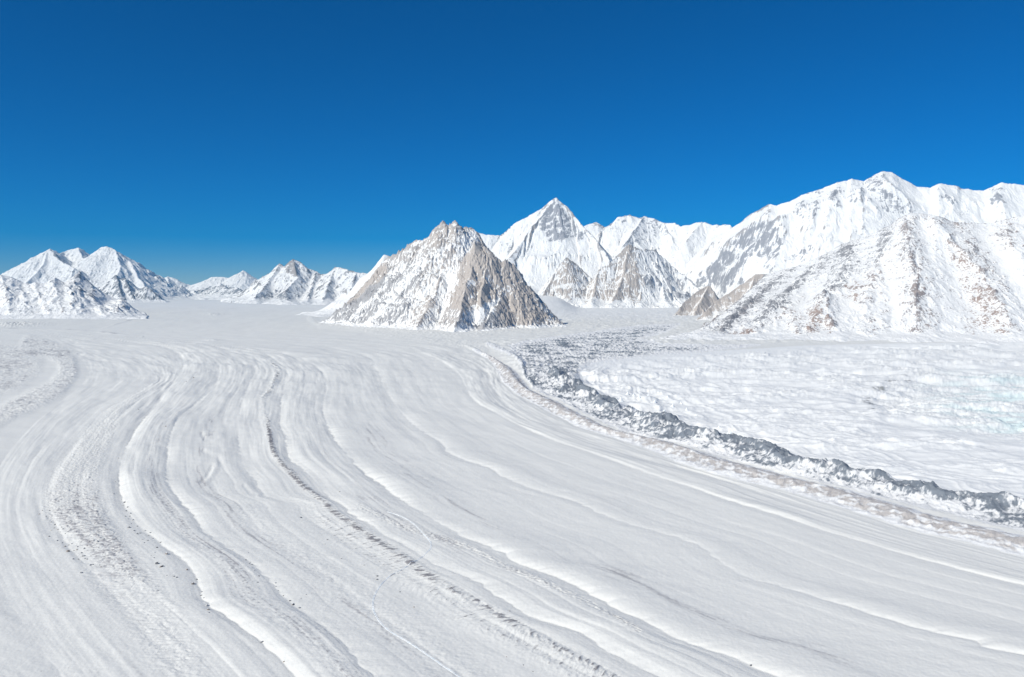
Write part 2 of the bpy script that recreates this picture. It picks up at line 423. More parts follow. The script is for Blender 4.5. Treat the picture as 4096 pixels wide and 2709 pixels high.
# ---- tan moraine: a ribbed crest between M and T
dM, dT = perp('M', 8, 90, 41), perp('T', 10, 120, 42)
TW = (lx['T'] - lx['M'])[:, None].astype(np.float32) * (GY / F) * lperp['M'][:, None].astype(np.float32)
u = np.clip(dM / np.maximum(TW, 8), -.5, 2)
tanm = sstep(0.0, .12, u) * (1 - sstep(.95, 1.1, u)) * sstep(790, 845, PY)
ribm = ridged((S + dM * .6) / 26, dM / 60, 3, 43)
Zg += tanm * np.sqrt(wid) * (13 * np.exp(-((u - .62) / .28) ** 2) + 8 * (ribm - .4) * np.exp(-((u - .4) / .3) ** 2) + 4 * fbm(GX / 30, GY / 30, 3, 44))
crest = np.exp(-((u - .58) / .44) ** 2)
tdirt = tanm * (.78 * crest + .45 * (1 - crest) * (1 - .6 * sstep(880, 1040, PY)) + 1.05 * fbm(S / 40, dM / 22, 4, 45) * (.35 + .65 * crest) - .08)

# ---- dark moraine between T and D
dD = perp('D', 0)
DWm = np.maximum((lx['D'] - lx['T'])[:, None].astype(np.float32) * (GY / F) * lperp['T'][:, None].astype(np.float32), 20)
v = np.clip(dT / DWm, -.5, 2)
v = v + .07 * fbm(GX / 90, GY / 110, 4, 119)
body = sstep(.0, .25, v) * (1 - sstep(.88, 1.02, v)) * sstep(840, 880, PY)
up_poly = [(1178,803),(1230,791),(1330,776),(1480,756),(1575,752),(1540,772),(1480,786),(1530,800),(1640,802),(1760,800),(1640,812),(1500,824),(1400,835),(1345,848),(1335,880),(1240,905),(1215,870),(1215,845),(1195,825)]
upm = poly_mask(PX, PY, up_poly, 9) * (1 - body)
neck = line_mask(PX, PY, [(1130,800),(1165,815),(1195,830),(1208,850),(1218,875),(1235,895)], 9)
md = np.clip(body + upm, 0, 1)
wsc = np.clip(GY / 2600, .75, 1.7)
big = ridged(GX / (150 * 1), GY / (190), 5, 110)
sml = ridged(GX / 46 + .3 * big, GY / 60, 4, 111)
hb = .72 * body * wsc * (24 * np.exp(-((v - .72) / .3) ** 2) * (.6 + .7 * sstep(.35, .85, big)) + 18 * (big - .5) + 7 * (sml - .5) + 5 * fbm(GX / 13, GY / 13, 3, 112))
for mx, my, mh, mr in ((1322, 884, 34, 70), (1541, 985, 40, 60), (1700, 1026, 26, 60), (1775, 1048, 24, 50), (1925, 1090, 26, 45), (2012, 1106, 34, 45), (2160, 1142, 30, 40), (2330, 1172, 30, 40), (1640, 1020, 22, 50), (1870, 1090, 26, 50), (1800, 1075, 24, 50)):
    r_ = np.hypot(GX - (mx - CX) / F * gdist(my), (GY - gdist(my)) * .8)
    hb += body * mh * .6 * np.exp(-r_ / mr) * (.7 + .6 * big)
Zg += hb + upm * (16 * (big - .4) + 22 * (sml - .45)) + neck * 14 * ridged(GX / 40, GY / 40, 3, 113)
n_d = fbm(GX / 17, GY / 24, 5, 114, gain=.7)
ddark = body * (.375 + .21 * np.exp(-((v - .72) / .26) ** 2) + .45 * (big - .5) + .4 * (sml - .5) + .95 * n_d + .6 * fbm(GX / 110, GY / 90, 3, 116)
                + .45 * fbm((GX + .6 * GY) / 40, (GX - .9 * GY) / 14, 4, 117) + .4 * fbm(S / 210, v * 2, 3, 161)) + upm * (.30 + .5 * fbm(GX / 260, GY / 200, 2, 118) + .9 * (sml - .5) + .7 * n_d + .5 * (big - .5)) + neck * (.4 + .6 * n_d)

# ---- tributary floor behind the dark moraine: faint swirls
trib = sstep(12.0, 12.15, Q) * (1 - sstep(12.55, 12.98, Q)) * (1 - md)
sw = ridged(GX / 240 + .7 * fbm(GX / 500, GY / 700, 2, 120), GY / 300, 4, 121)
Zg += trib * sstep(700, 740, PY) * (30 * sw + 9 * fbm(GX / 110, GY / 160, 3, 122)) * (1 - sstep(860, 900, PY) * .8)
dirt_shade += trib * (1 - sstep(830, 880, PY)) * .42 * sstep(.58, .86, sw) * sstep(1230, 1400, PX)

# ---- white hummocky ice field right of D
fld = sstep(0, 60, dD) * sstep(0, 420, dD + 420 * sstep(826, 880, PY))
hum = ridged((GX + .35 * GY) / 330 + .5 * fbm(GX / 300, GY / 300, 2, 130), (GY - .25 * GX) / 120, 4, 131)
hm2 = ridged(GX / 120 + .6 * hum, GY / 65, 4, 132)
fl_ = ridged(dD / 120 + .8 * fbm(GX / 420, GY / 420, 3, 135), S / 900, 3, 136)
calm = sstep(-.25, .35, fbm(GX / 700, GY / 420, 3, 137))
Zg += fld * np.clip(GY / 3200, .7, 1.8) * (20 * hum * calm + 15 * fl_ * np.exp(-dD / 900) + (2.5 + 8 * calm) * hm2 - 26 + 14 * fbm(GX / 300, GY / 150, 3, 134) + .7 * fbm(GX / 22, GY / 18, 3, 133))
patch = poly_mask(PX, PY, [(1985,915),(2010,890),(2060,868),(2160,857),(2500,850),(2800,860),(2800,1000),(2371,1000),(2260,985),(2160,965),(2060,945)], 26)
rim = line_mask(PX, PY, [(2035,945),(2005,918),(2022,895),(2065,874),(2150,862),(2260,860),(2500,855)], 26)
pn = ridged(GX / 46, GY / 40, 5, 140)
Zg += rim * 10 + patch * (12 * (pn - .4) - 24 + 12 * fbm(GX / 140, GY / 90, 3, 146))
ice += patch * sstep(2040, 2330, PX) * (.1 + 1.1 * sstep(.3, .8, fbm(GX / 260, GY / 160, 4, 141) + .45))
rim0 = rim
rim = rim * sstep(-.35, .3, fbm(GX / 160, GY / 90, 3, 145))
dirt_shade += rim * (.62 + .7 * fbm(GX / 30, GY / 22, 4, 142)) * (1 - .5 * sstep(2070, 2200, PX))
dirt_shade += fld * poly_mask(PX, PY, [(1960,960),(2060,950),(2200,985),(2330,1010),(2300,1050),(2120,1010)], 25) * (.1 + .45 * fbm(GX / 30, GY / 14, 4, 143))
dirt_shade += fld * (1 - sstep(800, 826, PY)) * (.1 + .5 * fbm(GX / 60, GY / 60, 4, 144))

# ---- apron rubble at the foot of the centre buttress
apr = line_mask(PX, PY, [(720,738),(742,750),(820,757),(940,768),(1050,775),(1110,774),(1220,755),(1285,742)], 11)
Zg += apr * 14 * ridged(GX / 90, GY / 90, 4, 150); dirt_shade += apr * (.15 + .7 * fbm(GX / 45, GY / 60, 4, 151))
apr2 = poly_mask(PX, PY, [(850,768),(1060,778),(1150,800),(1120,815),(1010,796),(900,782)], 8)
Zg += apr2 * 12 * ridged(GX / 110, GY / 70, 4, 152); dirt_shade += apr2 * .45 * fbm(GX / 60, GY / 50, 4, 153)

Zg *= (1 - sstep(20000, 34000, GY))
# the side glacier climbs between the buttress and the two-towered spur
Zg += 430 * sstep(13500, 24000, GY) * np.exp(-((PX - 1248 + (GY - 20000) / 900) / 70) ** 4) * (1 - sstep(27000, 33000, GY)) * (1 + .05 * ridged(GX / 500, GY / 420, 3, 160))
tan_face = tanm > .35
dark_face = (md > .4) | (neck > .5)
fc = lambda a: (a[:-1, :-1] | a[1:, 1:])
cd = fc(dark_face); ct = fc(tan_face) & ~cd
cf = fc((dD > 6) & (PY > 786)) & ~cd & ~ct
cg = ~(cd | ct | cf)

GLSNOW = (.85, .836, .785)
M_SNOW = ground_material('glacier snow', (.47, .455, .45), (.31, .295, .295), GLSNOW)
M_TAN = ground_material('tan rubble', (.58, .54, .505), (.47, .43, .40), bscale=.5, bdist=2)
M_DARK = ground_material('dark rubble', (.235, .26, .29), (.29, .30, .315), bscale=.6, bdist=3)
M_FIELD = ground_material('ice field snow', (.36, .36, .35), (.3, .3, .29), (.935, .93, .90))
fresh = sstep(10500, 15000, GY + 1500 * fbm(GX / 1500, GY / 1500, 3, 170)) * sstep(1120, 1210, PX) * (.75 + .5 * fbm(GX / 500, GY / 900, 3, 171))
fresh = np.clip(fresh + .7 * sstep(13000, 22000, GY), 0, 1)
base_attr = {'dirt_shade': dirt_shade, 'tone': tone, 'ice': ice, 'fresh': fresh}
tag(mesh_from_grid('glacier_terrain', GX, GY, Zg, cg, base_attr, M_SNOW),
    'broad white valley glacier streaked with curving flow bands', 'glacier', 'structure')
tag(mesh_from_grid('tan_moraine_rubble', GX, GY, Zg, ct, {'dirt_shade': tdirt, 'tone': tone, 'ice': ice * 0}, M_TAN),
    'pale tan moraine strip along the near side of the dark moraine', 'moraine', 'stuff')
tag(mesh_from_grid('dark_moraine_rubble', GX, GY, Zg, cd, {'dirt_shade': ddark, 'tone': tone, 'ice': ice * 0}, M_DARK),
    'dark grey snow-flecked moraine mounds curving across the ice', 'moraine', 'stuff')
tag(mesh_from_grid('ice_field', GX, GY, Zg, cf, base_attr, M_FIELD),
    'white hummocky ice field with a pale green bare ice patch', 'ice field', 'structure')


def ground_at(px, py):
    """World point of the glacier surface seen at a survey position."""
    j = int(np.clip(np.searchsorted(rows, py), 1, NR - 1)); i = int(np.clip(np.searchsorted(cols, px), 1, NC - 1))
    return float(GX[j, i]), float(GY[j, i]), float(Zg[j, i])


# ------------------------------------------------------------------ mountains
def erode(z, cell, n=60000, steps=45, batches=4, rate=.25, seed=1):
    """Droplets run downhill and carve gullies."""
    r = np.random.default_rng(seed); ny, nx = z.shape
    z = z.astype(np.float32).copy()
    for b in range(batches):
        x = r.random(n).astype(np.float32) * (nx - 3) + 1; y = r.random(n).astype(np.float32) * (ny - 3) + 1
        dx = np.zeros(n, np.float32); dy = np.zeros(n, np.float32); sed = np.zeros(n, np.float32); wat = np.ones(n, np.float32)
        for s in range(steps):
            i = x.astype(np.int32); j = y.astype(np.int32); fx = x - i; fy = y - j
            z00 = z[j, i]; z10 = z[j, i + 1]; z01 = z[j + 1, i]; z11 = z[j + 1, i + 1]
            gx = (z10 - z00) * (1 - fy) + (z11 - z01) * fy; gy = (z01 - z00) * (1 - fx) + (z11 - z10) * fx
            h0 = z00 * (1 - fx) * (1 - fy) + z10 * fx * (1 - fy) + z01 * (1 - fx) * fy + z11 * fx * fy
            dx = dx * .35 - gx * .65; dy = dy * .35 - gy * .65
            l = np.hypot(dx, dy) + 1e-6
            nxp = np.clip(x + dx / l, 1, nx - 3); nyp = np.clip(y + dy / l, 1, ny - 3)
            i2 = nxp.astype(np.int32); j2 = nyp.astype(np.int32); f2 = nxp - i2; g2 = nyp - j2
            h1 = z[j2, i2] * (1 - f2) * (1 - g2) + z[j2, i2 + 1] * f2 * (1 - g2) + z[j2 + 1, i2] * (1 - f2) * g2 + z[j2 + 1, i2 + 1] * f2 * g2
            dh = h1 - h0
            cap = np.maximum(-dh, .01 * cell) * wat * 1.2
            ero = np.where(dh > 0, -np.minimum(dh, sed), np.where(sed > cap, -(sed - cap) * .25, np.minimum((cap - sed) * rate, -dh)))
            sed = sed + ero
            dl = 0
            for a, c, wgt in ((i, j, (1 - fx) * (1 - fy)), (i + 1, j, fx * (1 - fy)), (i, j + 1, (1 - fx) * fy), (i + 1, j + 1, fx * fy)):
                dl = dl + np.bincount(c * nx + a, ero * wgt, ny * nx)
            z -= np.clip(dl, -.04 * cell, .04 * cell).reshape(ny, nx).astype(np.float32)
            x, y = nxp, nyp; wat *= .98
    return z


def build_mountain(name, label, cat, ridges, mat, cell, slope=.8, conc=1.0, flute=.28, lam=260, detail=40, jag=18, base=-40,
                   patches=(), bare=.0, steep=1.0, streak=None, ero=1, margin=1.0, seed=1, spur=None, rough=.0, foot=None, relief=60, fine=.42, pk=.72, toe=45, apron=70):
    SL = list(spur) if isinstance(spur, tuple) else [spur if i and spur else slope for i in range(len(ridges))]
    R3 = [np.array([pt(a, b, c * 1000) for a, b, c in r]) for r in ridges]
    allp = np.concatenate(R3)
    reach = np.minimum((allp[:, 2] - base) / slope * margin, 4500) + 350
    x0, x1 = (allp[:, 0] - reach).min(), (allp[:, 0] + reach).max()
    y0, y1 = (allp[:, 1] - reach).min(), (allp[:, 1] + reach * .6).max()
    xs = np.arange(x0, x1, cell); ys = np.arange(y0, y1, cell * 1.15)
    X, Y = np.meshgrid(xs, ys); X = X.astype(np.float32); Y = Y.astype(np.float32)
    if foot is not None:
        y0 = min(f[1] for f in foot) * 1000 - 600; y1 = allp[:, 1].max() + 1500
        x0 = (foot[0][0] - CX) / F * foot[0][1] * 1000 - 400; x1 = (foot[-1][0] - CX) / F * foot[-1][1] * 1000 + 2500
        X, Y = np.meshgrid(np.arange(x0, x1, cell), np.arange(y0, y1, cell * 1.15)); X = X.astype(np.float32); Y = Y.astype(np.float32)
    wx = X + lam * .22 * fbm(X / (lam * 1.3), Y / (lam * 1.3), 3, seed + 1)
    wy = Y + lam * .22 * fbm(X / (lam * 1.3), Y / (lam * 1.3), 3, seed + 2)
    Z = np.full(X.shape, -1e5, np.float32); Dm = np.zeros_like(X)
    if foot is not None:      # a broad face lofted from its foot to its crest, with ribs laid on it
        A = (wx / wy) * F + CX
        cr = np.array(ridges[0]); ft = np.array(foot)
        Yc = np.interp(A, cr[:, 0], cr[:, 2] * 1000); Yf = np.interp(A, ft[:, 0], ft[:, 1] * 1000)
        Zc = CAMZ + (HORIZON - np.interp((X / Y) * F + CX, cr[:, 0], cr[:, 1])) * Yc / F
        Yf = np.minimum(Yf, Yc - 60)
        t = (wy - Yf) / (Yc - Yf)
        Z = np.where(t < 1, base + (Zc - base) * np.clip(t, 0, 1) ** (1.0 + .28 * conc), Zc - .8 * (wy - Yc) + 0)
        Z = np.where(t < 0, np.minimum(base, Zc) - .6 * (Yf - wy), Z)
        Z = np.where((A < cr[0, 0]) | (A > cr[-1, 0]), -500, Z)
        Z = Z - 700 * sstep(cr[-1, 0] - 34, cr[-1, 0] - 14, A) - 300 * (1 - sstep(cr[0, 0] + 4, cr[0, 0] + 24, A))
        s = A / F * 10000.
        side = np.clip(1 - t, 0, 1)
        zj = jag * (fbm(s / (lam * .45), s * 0, 4, seed + 30) + .35 * np.abs(perlin(s / (lam * .16), s * 0, seed + 37))) * np.exp(-np.abs(wy - Yc) / (lam * .8))
        Z += zj
        Z -= flute * 160 * np.clip(side * 3, 0, 1) * np.clip(t * 4, 0, 1) * (ridged(s / lam + .5 * fbm(X / 400, Y / 400, 2, seed + 9), side * 2.2, 3, seed + 10) - .5)
        Dm = np.abs(Yc - wy) * .7
        RB = np.zeros_like(X)
        for k_, r in enumerate(ridges[1:]):
            q = []
            for a, b, c in r:      # where each rib point lies on the face
                yc = np.interp(a, cr[:, 0], cr[:, 2] * 1000); yf = min(np.interp(a, ft[:, 0], ft[:, 1] * 1000), yc - 60)
                zc = CAMZ + (HORIZON - np.interp(a, cr[:, 0], cr[:, 1])) * yc / F
                tt = np.linspace(0, 1, 200); yy = yf + tt * (yc - yf); zz = base + (zc - base) * tt ** (1 + .28 * conc)
                y_ = np.interp(-b, -(HORIZON - (zz - CAMZ) * F / yy)[::1], yy)
                q.append(((a - CX) / F * y_, y_, c))
            d2 = np.full(X.shape, 1e9, np.float32); am = np.zeros_like(X)
            for (ax, ay, ac), (bx, by, bc) in zip(q[:-1], q[1:]):
                ex, ey = bx - ax, by - ay
                u_ = np.clip(((wx - ax) * ex + (wy - ay) * ey) / (ex * ex + ey * ey + 1e-9), 0, 1)
                dd = np.hypot(wx - ax - u_ * ex, wy - ay - u_ * ey); m = dd < d2
                d2 = np.where(m, dd, d2); am = np.where(m, ac + u_ * (bc - ac), am)
            RB = np.maximum(RB, np.clip(1 - d2 / (lam * 1.1), 0, 1))
            Z += np.clip(side * 7, 0, 1) * am * relief * np.clip(1 - d2 / (lam * 1.3), 0, 1) ** 1.3
    for ri, r in enumerate(R3 if foot is None else []):
        slope = SL[ri]
        hb = np.full(X.shape, -1e5, np.float32); db = np.zeros_like(X); sb = np.zeros_like(X); s0 = 0.
        for a, b in zip(r[:-1], r[1:]):
            e = b[:2] - a[:2]; L = math.hypot(*e) + 1e-6
            t = ((wx - a[0]) * e[0] + (wy - a[1]) * e[1]) / (L * L); tc = np.clip(t, 0, 1)
            d = np.hypot(wx - a[0] - tc * e[0], wy - a[1] - tc * e[1])
            zr = a[2] + tc * (b[2] - a[2]); s = s0 + tc * L
            h = zr - slope * d
            m = h > hb
            hb = np.where(m, h, hb); db = np.where(m, d, db); sb = np.where(m, s, sb); s0 += L
        zr = hb + slope * db
        side = np.where(wy < np.interp(wx, np.sort(r[:, 0]), r[np.argsort(r[:, 0]), 1]), 0., 5.)
        n = (ridged(sb / lam + side, db / (lam * 3.5) + ri * 3.1, 3, seed + 10 + ri) - .55) * 1.0
        zj = jag * (fbm(sb / (lam * .45), sb * 0 + ri, 4, seed + 30) + .35 * np.abs(perlin(sb / (lam * .16), sb * 0 + ri, seed + 37))) * np.exp(-db / (lam * .8))
        rel = np.maximum(zr - base, 1)
        drop = slope * db
        if conc > 0:      # steep above, easing to fans at the foot
            k = drop / rel
            drop = rel * np.where(k < 1.6, k * (1 + conc * .42 * (1 - np.clip(k, 0, 1.3)) ), k)
        drop = drop * (1 - flute * n * np.clip(db / (lam * .4), 0, 1))
        h = zr + zj - drop
        m = h > Z
        Z = np.where(m, h, Z); Dm = np.where(m, db, Dm)
    away = np.clip(Dm / (lam * .5), 0.0, 1)
    Z = Z + toe * fbm(X / (lam * 1.1), Y / (lam * 1.1), 4, seed + 55) * (1 - sstep(base + 60, base + 420, Z))
    smooth_ = 1 if foot is None else (.45 + .75 * RB)
    Z = Z + smooth_ * detail * away * (ridged(X / lam, Y / lam, 5, seed + 50, gain=.52) - .5)
    Z = Z + smooth_ * detail * fine * (.35 + .65 * away) * (ridged(X / (lam * .22), Y / (lam * .22), 4, seed + 51, gain=.6) - .5)
    # snow and scree fans ease the foot into the ice
    h0 = apron * (1 + .8 * fbm(X / (lam * 1.6), Y / (lam * 1.6), 3, seed + 56))
    Z = np.where(Z < h0, h0 - (h0 - Z) * .38, Z)
    if ero:
        Z = erode(Z, cell, n=int(X.size * .25), steps=50, batches=int(3 * ero), seed=seed)
    Z += cell * .35 * rough * fbm(X / (cell * 3), Y / (cell * 3), 2, seed + 52)
    # how bare each spot is: steep faces and ribs shed snow, gullies hold it
    gy_, gx_ = np.gradient(Z, cell * 1.15, cell)
    sl = np.hypot(gx_, gy_)
    cv = (Z - blur(Z, 10)) / cell; cv2 = (Z - blur(Z, 40)) / cell
    px = CX + F * X / Y; py = HORIZON - (Z - CAMZ) * F / Y
    rock = bare + steep * .35 * (sl - SL[0] * 1.05) + .10 * np.clip(cv, -2, 2) + .045 * np.clip(cv2, -4, 4)
    if foot is not None: rock += .17 * (RB * (.6 + 1.1 * fbm(X / 420, Y / 420, 3, seed + 63)) - .3)
    rock += .22 * fbm(X / lam, Y / lam + Z / lam, 4, seed + 60)
    if streak is not None:      # beds of rock that dip across the face
        ax, az, amp, ln, th = streak
        rock += amp * fbm((X * ax + Z * az) / ln, (X * az - Z * ax) / th, 4, seed + 61)
    rock -= .30 * (1 - sstep(apron * .05, apron * 1.2, Z + apron * .8 * fbm(X / lam, Y / lam, 3, seed + 64)))
    tn = np.full(X.shape, .5, np.float32)
    jx = px + (8 * F / 1860) * fbm(X / (lam * .6), Z / (lam * .6), 4, seed + 70) * 1.6; jy = py + 13 * fbm(X / (lam * .6) + 9, Z / (lam * .6), 4, seed + 71)
    for p in patches:
        poly, soft, amt, to = p[:4]
        m = poly_mask(jx, jy, poly, soft)
        rock += m * amt * pk; tn = tn * (1 - m) + m * to if to is not None else tn
    keep = (Z > base)
    c = keep[:-1, :-1] | keep[1:, 1:] | keep[1:, :-1] | keep[:-1, 1:]
    o = mesh_from_grid(name, X, Y, Z, c, {'rock': rock, 'tone': tn}, mat)
    return tag(o, label, cat, 'structure')


M_NEAR = mountain_material('tan granite and snow', (.51, .455, .41), (.41, .40, .40), 2.0, 1.1)
M_MID = mountain_material('grey gneiss and snow', (.50, .445, .40), (.35, .35, .37), .6, 1.1)
M_FAR = mountain_material('blue grey rock and snow', (.38, .35, .33), (.24, .245, .265), .45)
M_FOOT = mountain_material('pale brown scree and snow', (.40, .345, .31), (.26, .255, .27), .8)
M_RED = mountain_material('red brown scree and snow', (.37, .285, .245), (.28, .275, .285), 2.0, 1.6)

build_mountain('rocky_mountain', 'snow-dusted rock buttress with tan cliffs rising mid-glacier', 'mountain', [
 [(740,752,12.0),(775,722,12.1),(804,697,12.2),(848,652,12.2),(881,617,12.1),(900,596,12.1),(933,578,12),(958,557,11.9),(978,556,11.85),(999,540,11.8),(1012,522,11.75),(1024,513,11.7),(1038,523,11.7),(1054,512,11.7),(1065,529,11.75),(1082,522,11.8),(1098,532,11.85)],
 [(1078,610,11.25),(1092,574,11.1),(1104,557,11.0),(1116,570,11.0),(1128,577,11.0),(1142,594,11.0),(1156,604,11.0),(1166,606,11.0),(1175,601,11.05),(1182,610,11.1),(1189,613,11.1),(1200,638,11.2),(1208,652,11.3),(1235,683,11.6),(1258,730,12.0),(1266,748,12.1)],
 [(1104,557,11.0),(1094,610,10.8),(1080,665,10.45),(1064,722,10.05),(1050,772,9.7)],
 [(1189,613,11.1),(1166,670,10.8),(1140,722,10.3),(1112,772,9.8)],
 [(1128,577,11.0),(1122,640,10.7),(1112,700,10.3)],
 [(933,578,12),(880,685,11.4),(838,758,11.0)],
 [(1040,560,11.5),(1020,640,11.0),(985,720,10.4),(965,770,9.95)],
 [(1208,652,11.3),(1207,700,11.0),(1198,754,10.8)]],
 M_NEAR, 7.0, slope=1.15, spur=(1.14, 1.45, 1.3, 1.2, 1.4, 1.0, .95, 1.25), conc=.5, flute=.15, fine=.8, lam=240, detail=90, jag=80, bare=.42, steep=.30, streak=(.72,.69,.30,800,80), seed=11, rough=1.4, ero=.34, apron=38, pk=.86,
 patches=[([(1104,556),(1130,578),(1160,605),(1190,612),(1205,650),(1170,690),(1130,700),(1100,712),(1060,715),(1035,700),(1060,650),(1075,600)], 10, .38, .05),
          ([(1150,690),(1205,650),(1235,683),(1268,745),(1200,752),(1150,755),(1140,730)], 8, .36, .2),
          ([(1086,640),(1104,648),(1098,690),(1078,694)], 5, -.30, None), ([(1124,618),(1140,640),(1132,668),(1118,652)], 5, -.28, None), ([(1150,640),(1166,650),(1158,676),(1144,668)], 5, -.26, None), ([(1060,740),(1150,720),(1170,760),(1100,774),(1060,772)], 8, .26, .9),  # last patch paints the shade at the buttress foot as grey rock
          ([(800,700),(848,650),(890,610),(900,640),(860,680),(815,715)], 7, .30, .0),
          ([(745,752),(860,660),(960,610),(990,650),(900,760),(820,756)], 20, .06, .9),
          ([(990,545),(1024,514),(1060,525),(1050,560),(1000,575)], 8, .16, .3),
          ([(978,598),(992,604),(862,756),(838,756)], 4, -.34, None), ([(1008,640),(1018,650),(925,764),(900,764)], 4, -.30, None), ([(935,604),(946,610),(815,752),(795,750)], 4, -.26, None), ([(905,632),(925,640),(775,754),(752,752)], 5, .16, .95), ([(960,690),(985,690),(925,766),(890,764)], 6, .16, .9), ([(1030,776),(1095,716),(1185,655),(1200,666),(1130,738),(1085,776)], 8, -.42, None), ([(945,690),(1000,600),(1040,560),(1050,640),(1000,776),(940,776)], 22, -.10, .4),
          ([(1060,560),(1100,535),(1100,560),(1072,600),(1045,690),(1000,776),(970,776),(1015,690)], 9, -.34, None)])

build_mountain('snow_pyramid_mountain', 'tall white pyramid peak with a grey diagonal-banded face', 'mountain', [
 [(980,570,24.5),(1060,545,24.8),(1100,537,25),(1127,544,25),(1158,545,25),(1189,517,25),(1250,486,25),(1277,464,25),(1288,457,25),(1310,477,24.8),(1328,498,24.5),(1350,521,24.1),(1378,552,23.6),(1405,590,23),(1425,630,22.4)],
 [(1288,457,25),(1261,488,24.7),(1234,523,24.3),(1213,555,23.9),(1185,590,23.4),(1160,630,23)],
 [(1288,457,25),(1300,520,24.2),(1296,570,23.5),(1280,610,23)]],
 M_MID, 16, slope=.95, conc=.9, flute=.22, lam=420, detail=70, jag=26, bare=.14, steep=.35, streak=(.8,.6,.30,900,110), seed=23, apron=330, base=40,
 patches=[([(1286,460),(1300,475),(1318,500),(1335,525),(1362,552),(1350,560),(1325,548),(1300,560),(1275,562),(1262,545),(1240,528),(1258,492)], 6, .55, .85),
          ([(1255,580),(1275,570),(1285,600),(1262,605)], 6, .25, .8),
          ([(1150,560),(1200,545),(1195,575),(1160,590)], 8, .22, .8),
          ([(1100,530),(1250,480),(1240,520),(1180,560),(1120,560)], 12, -.12, None)])

build_mountain('snow_mountain', 'small snow point on the skyline behind the pyramid peak', 'mountain',
 [[(1320,540,28.5),(1350,524,28.5),(1365,519,28.5),(1382,514,28.5),(1401,526,28.5),(1430,545,28.5)]], M_MID, 22, slope=.8, lam=400, detail=50, jag=10, bare=.2, seed=27, base=60)

build_mountain('snow_mountain', 'white fluted ridge between the pyramid peak and the right-hand giant', 'mountain', [
 [(1370,575,24.6),(1385,545,25),(1401,527,25.3),(1430,504,25.4),(1460,497,25.4),(1479,505,25.4),(1492,501,25.3),(1511,505,25.2),(1535,516,25),(1562,516,24.8),(1578,525,24.6),(1600,519,24.4),(1624,513,24.2),(1651,521,24),(1690,520,23.5)],
 [(1492,501,25.3),(1466,540,24.4),(1444,568,23.8)], [(1535,516,25),(1560,560,24),(1600,620,23)], [(1624,513,24.2),(1590,560,23.4),(1570,600,23)]],
 M_MID, 16, slope=.85, conc=.8, flute=.25, lam=380, detail=80, jag=42, bare=.17, steep=.4, streak=(.8,.6,.2,800,110), seed=31, apron=260, base=40,
 patches=[([(1490,503),(1540,518),(1545,545),(1500,560),(1450,585),(1440,565),(1470,535)], 8, .30, .85),([(1415,515),(1460,500),(1450,535),(1410,545)], 8, .16, .85)])

build_mountain('snow_mountain', 'highest snow-covered massif with rocky ribs filling the right skyline', 'mountain', [
 [(1560,640,22.8),(1600,600,22.8),(1640,560,22.6),(1690,530,22.2),(1712,516,22),(1735,498,21.6),(1780,473,20.6),(1799,475,20.5),(1821,468,20.4),(1840,462,20.3),(1857,450,20.2),(1904,437,20.1),(1937,422,20),(1962,419,20),(1971,413,20),(2001,419,20),(2026,404,20),(2044,396,20),(2063,399,20),(2091,415,19.9),(2122,432,19.8),(2152,435,19.7),(2174,426,19.6),(2216,430,19.5),(2227,437,19.5),(2277,442,19.4),(2318,424,19.2),(2371,428,19),(2500,440,18.8),(2900,480,18.6)],
 [(1790,475,.2),(1772,512,1.0),(1735,540,1.3),(1680,585,1.3),(1610,655,.6)],
 [(1840,464,.4),(1845,500,1.),(1805,540,1.4),(1745,590,1.3),(1690,650,.8)],[(1800,545,1.2),(1810,580,1.),(1790,640,.6)],
 [(2001,421,.5),(1992,470,1.3),(2000,530,1.),(1985,570,.5)],[(2044,398,.6),(2050,440,1.2),(2084,468,1.3),(2115,492,1.0)],
 [(1937,424,.4),(1925,480,1.1),(1908,540,.8),(1880,600,.6)],[(1904,439,.4),(1885,500,.8),(1860,560,.5)],
 [(2174,428,.6),(2190,465,1.1),(2215,505,.4)],[(2318,426,.6),(2310,470,1.2),(2330,510,.5)],[(2227,440,.4),(2250,480,.8)],[(1700,530,.2),(1650,580,1.0),(1600,640,.8)]],
 M_MID, 13, foot=[(1540,21.4),(1650,20.8),(1720,18),(2000,16.2),(2900,15.5)], relief=190, slope=.7, conc=.5, flute=1.1, lam=340, detail=70, fine=.2, jag=36, bare=.17, steep=.4, streak=(.75,.66,.2,600,90), seed=41, base=60,
 patches=[([(1850,455),(1960,425),(1985,430),(1900,475),(1870,520),(1845,500)], 10, .24, .9),([(1925,440),(1990,430),(1985,500),(1960,530),(1945,500)], 10, .16, .9),
          ([(1985,425),(2044,398),(2040,430),(2060,450),(2115,488),(2100,502),(2040,490),(2010,460)], 8, .34, .9),
          ([(1745,520),(1790,512),(1800,540),(1815,560),(1790,600),(1740,590),(1710,600),(1680,590),(1720,560)], 8, .33, .95),
          ([(1690,565),(1740,530),(1725,560),(1675,600)], 6, .28, .95),([(1600,650),(1680,585),(1700,600),(1650,660),(1620,670)], 8, .28, .95),
          ([(1680,590),(1760,600),(1790,620),(1720,670),(1640,690),(1620,670)], 8, .14, .8),([(1815,600),(1870,570),(1880,590),(1830,620)], 6, .3, .9),
          ([(2165,430),(2220,432),(2235,470),(2200,480),(2170,455)], 8, .22, .85),([(2290,435),(2330,430),(2320,460),(2300,490)], 8, .26, .9),([(2220,480),(2245,485),(2250,505),(2225,505)], 5, .3, .95),
          ([(2060,405),(2150,440),(2280,450),(2260,480),(2140,490),(2090,450)], 14, -.16, None),([(1870,560),(1960,500),(1990,540),(1960,580)], 14, -.15, None)])

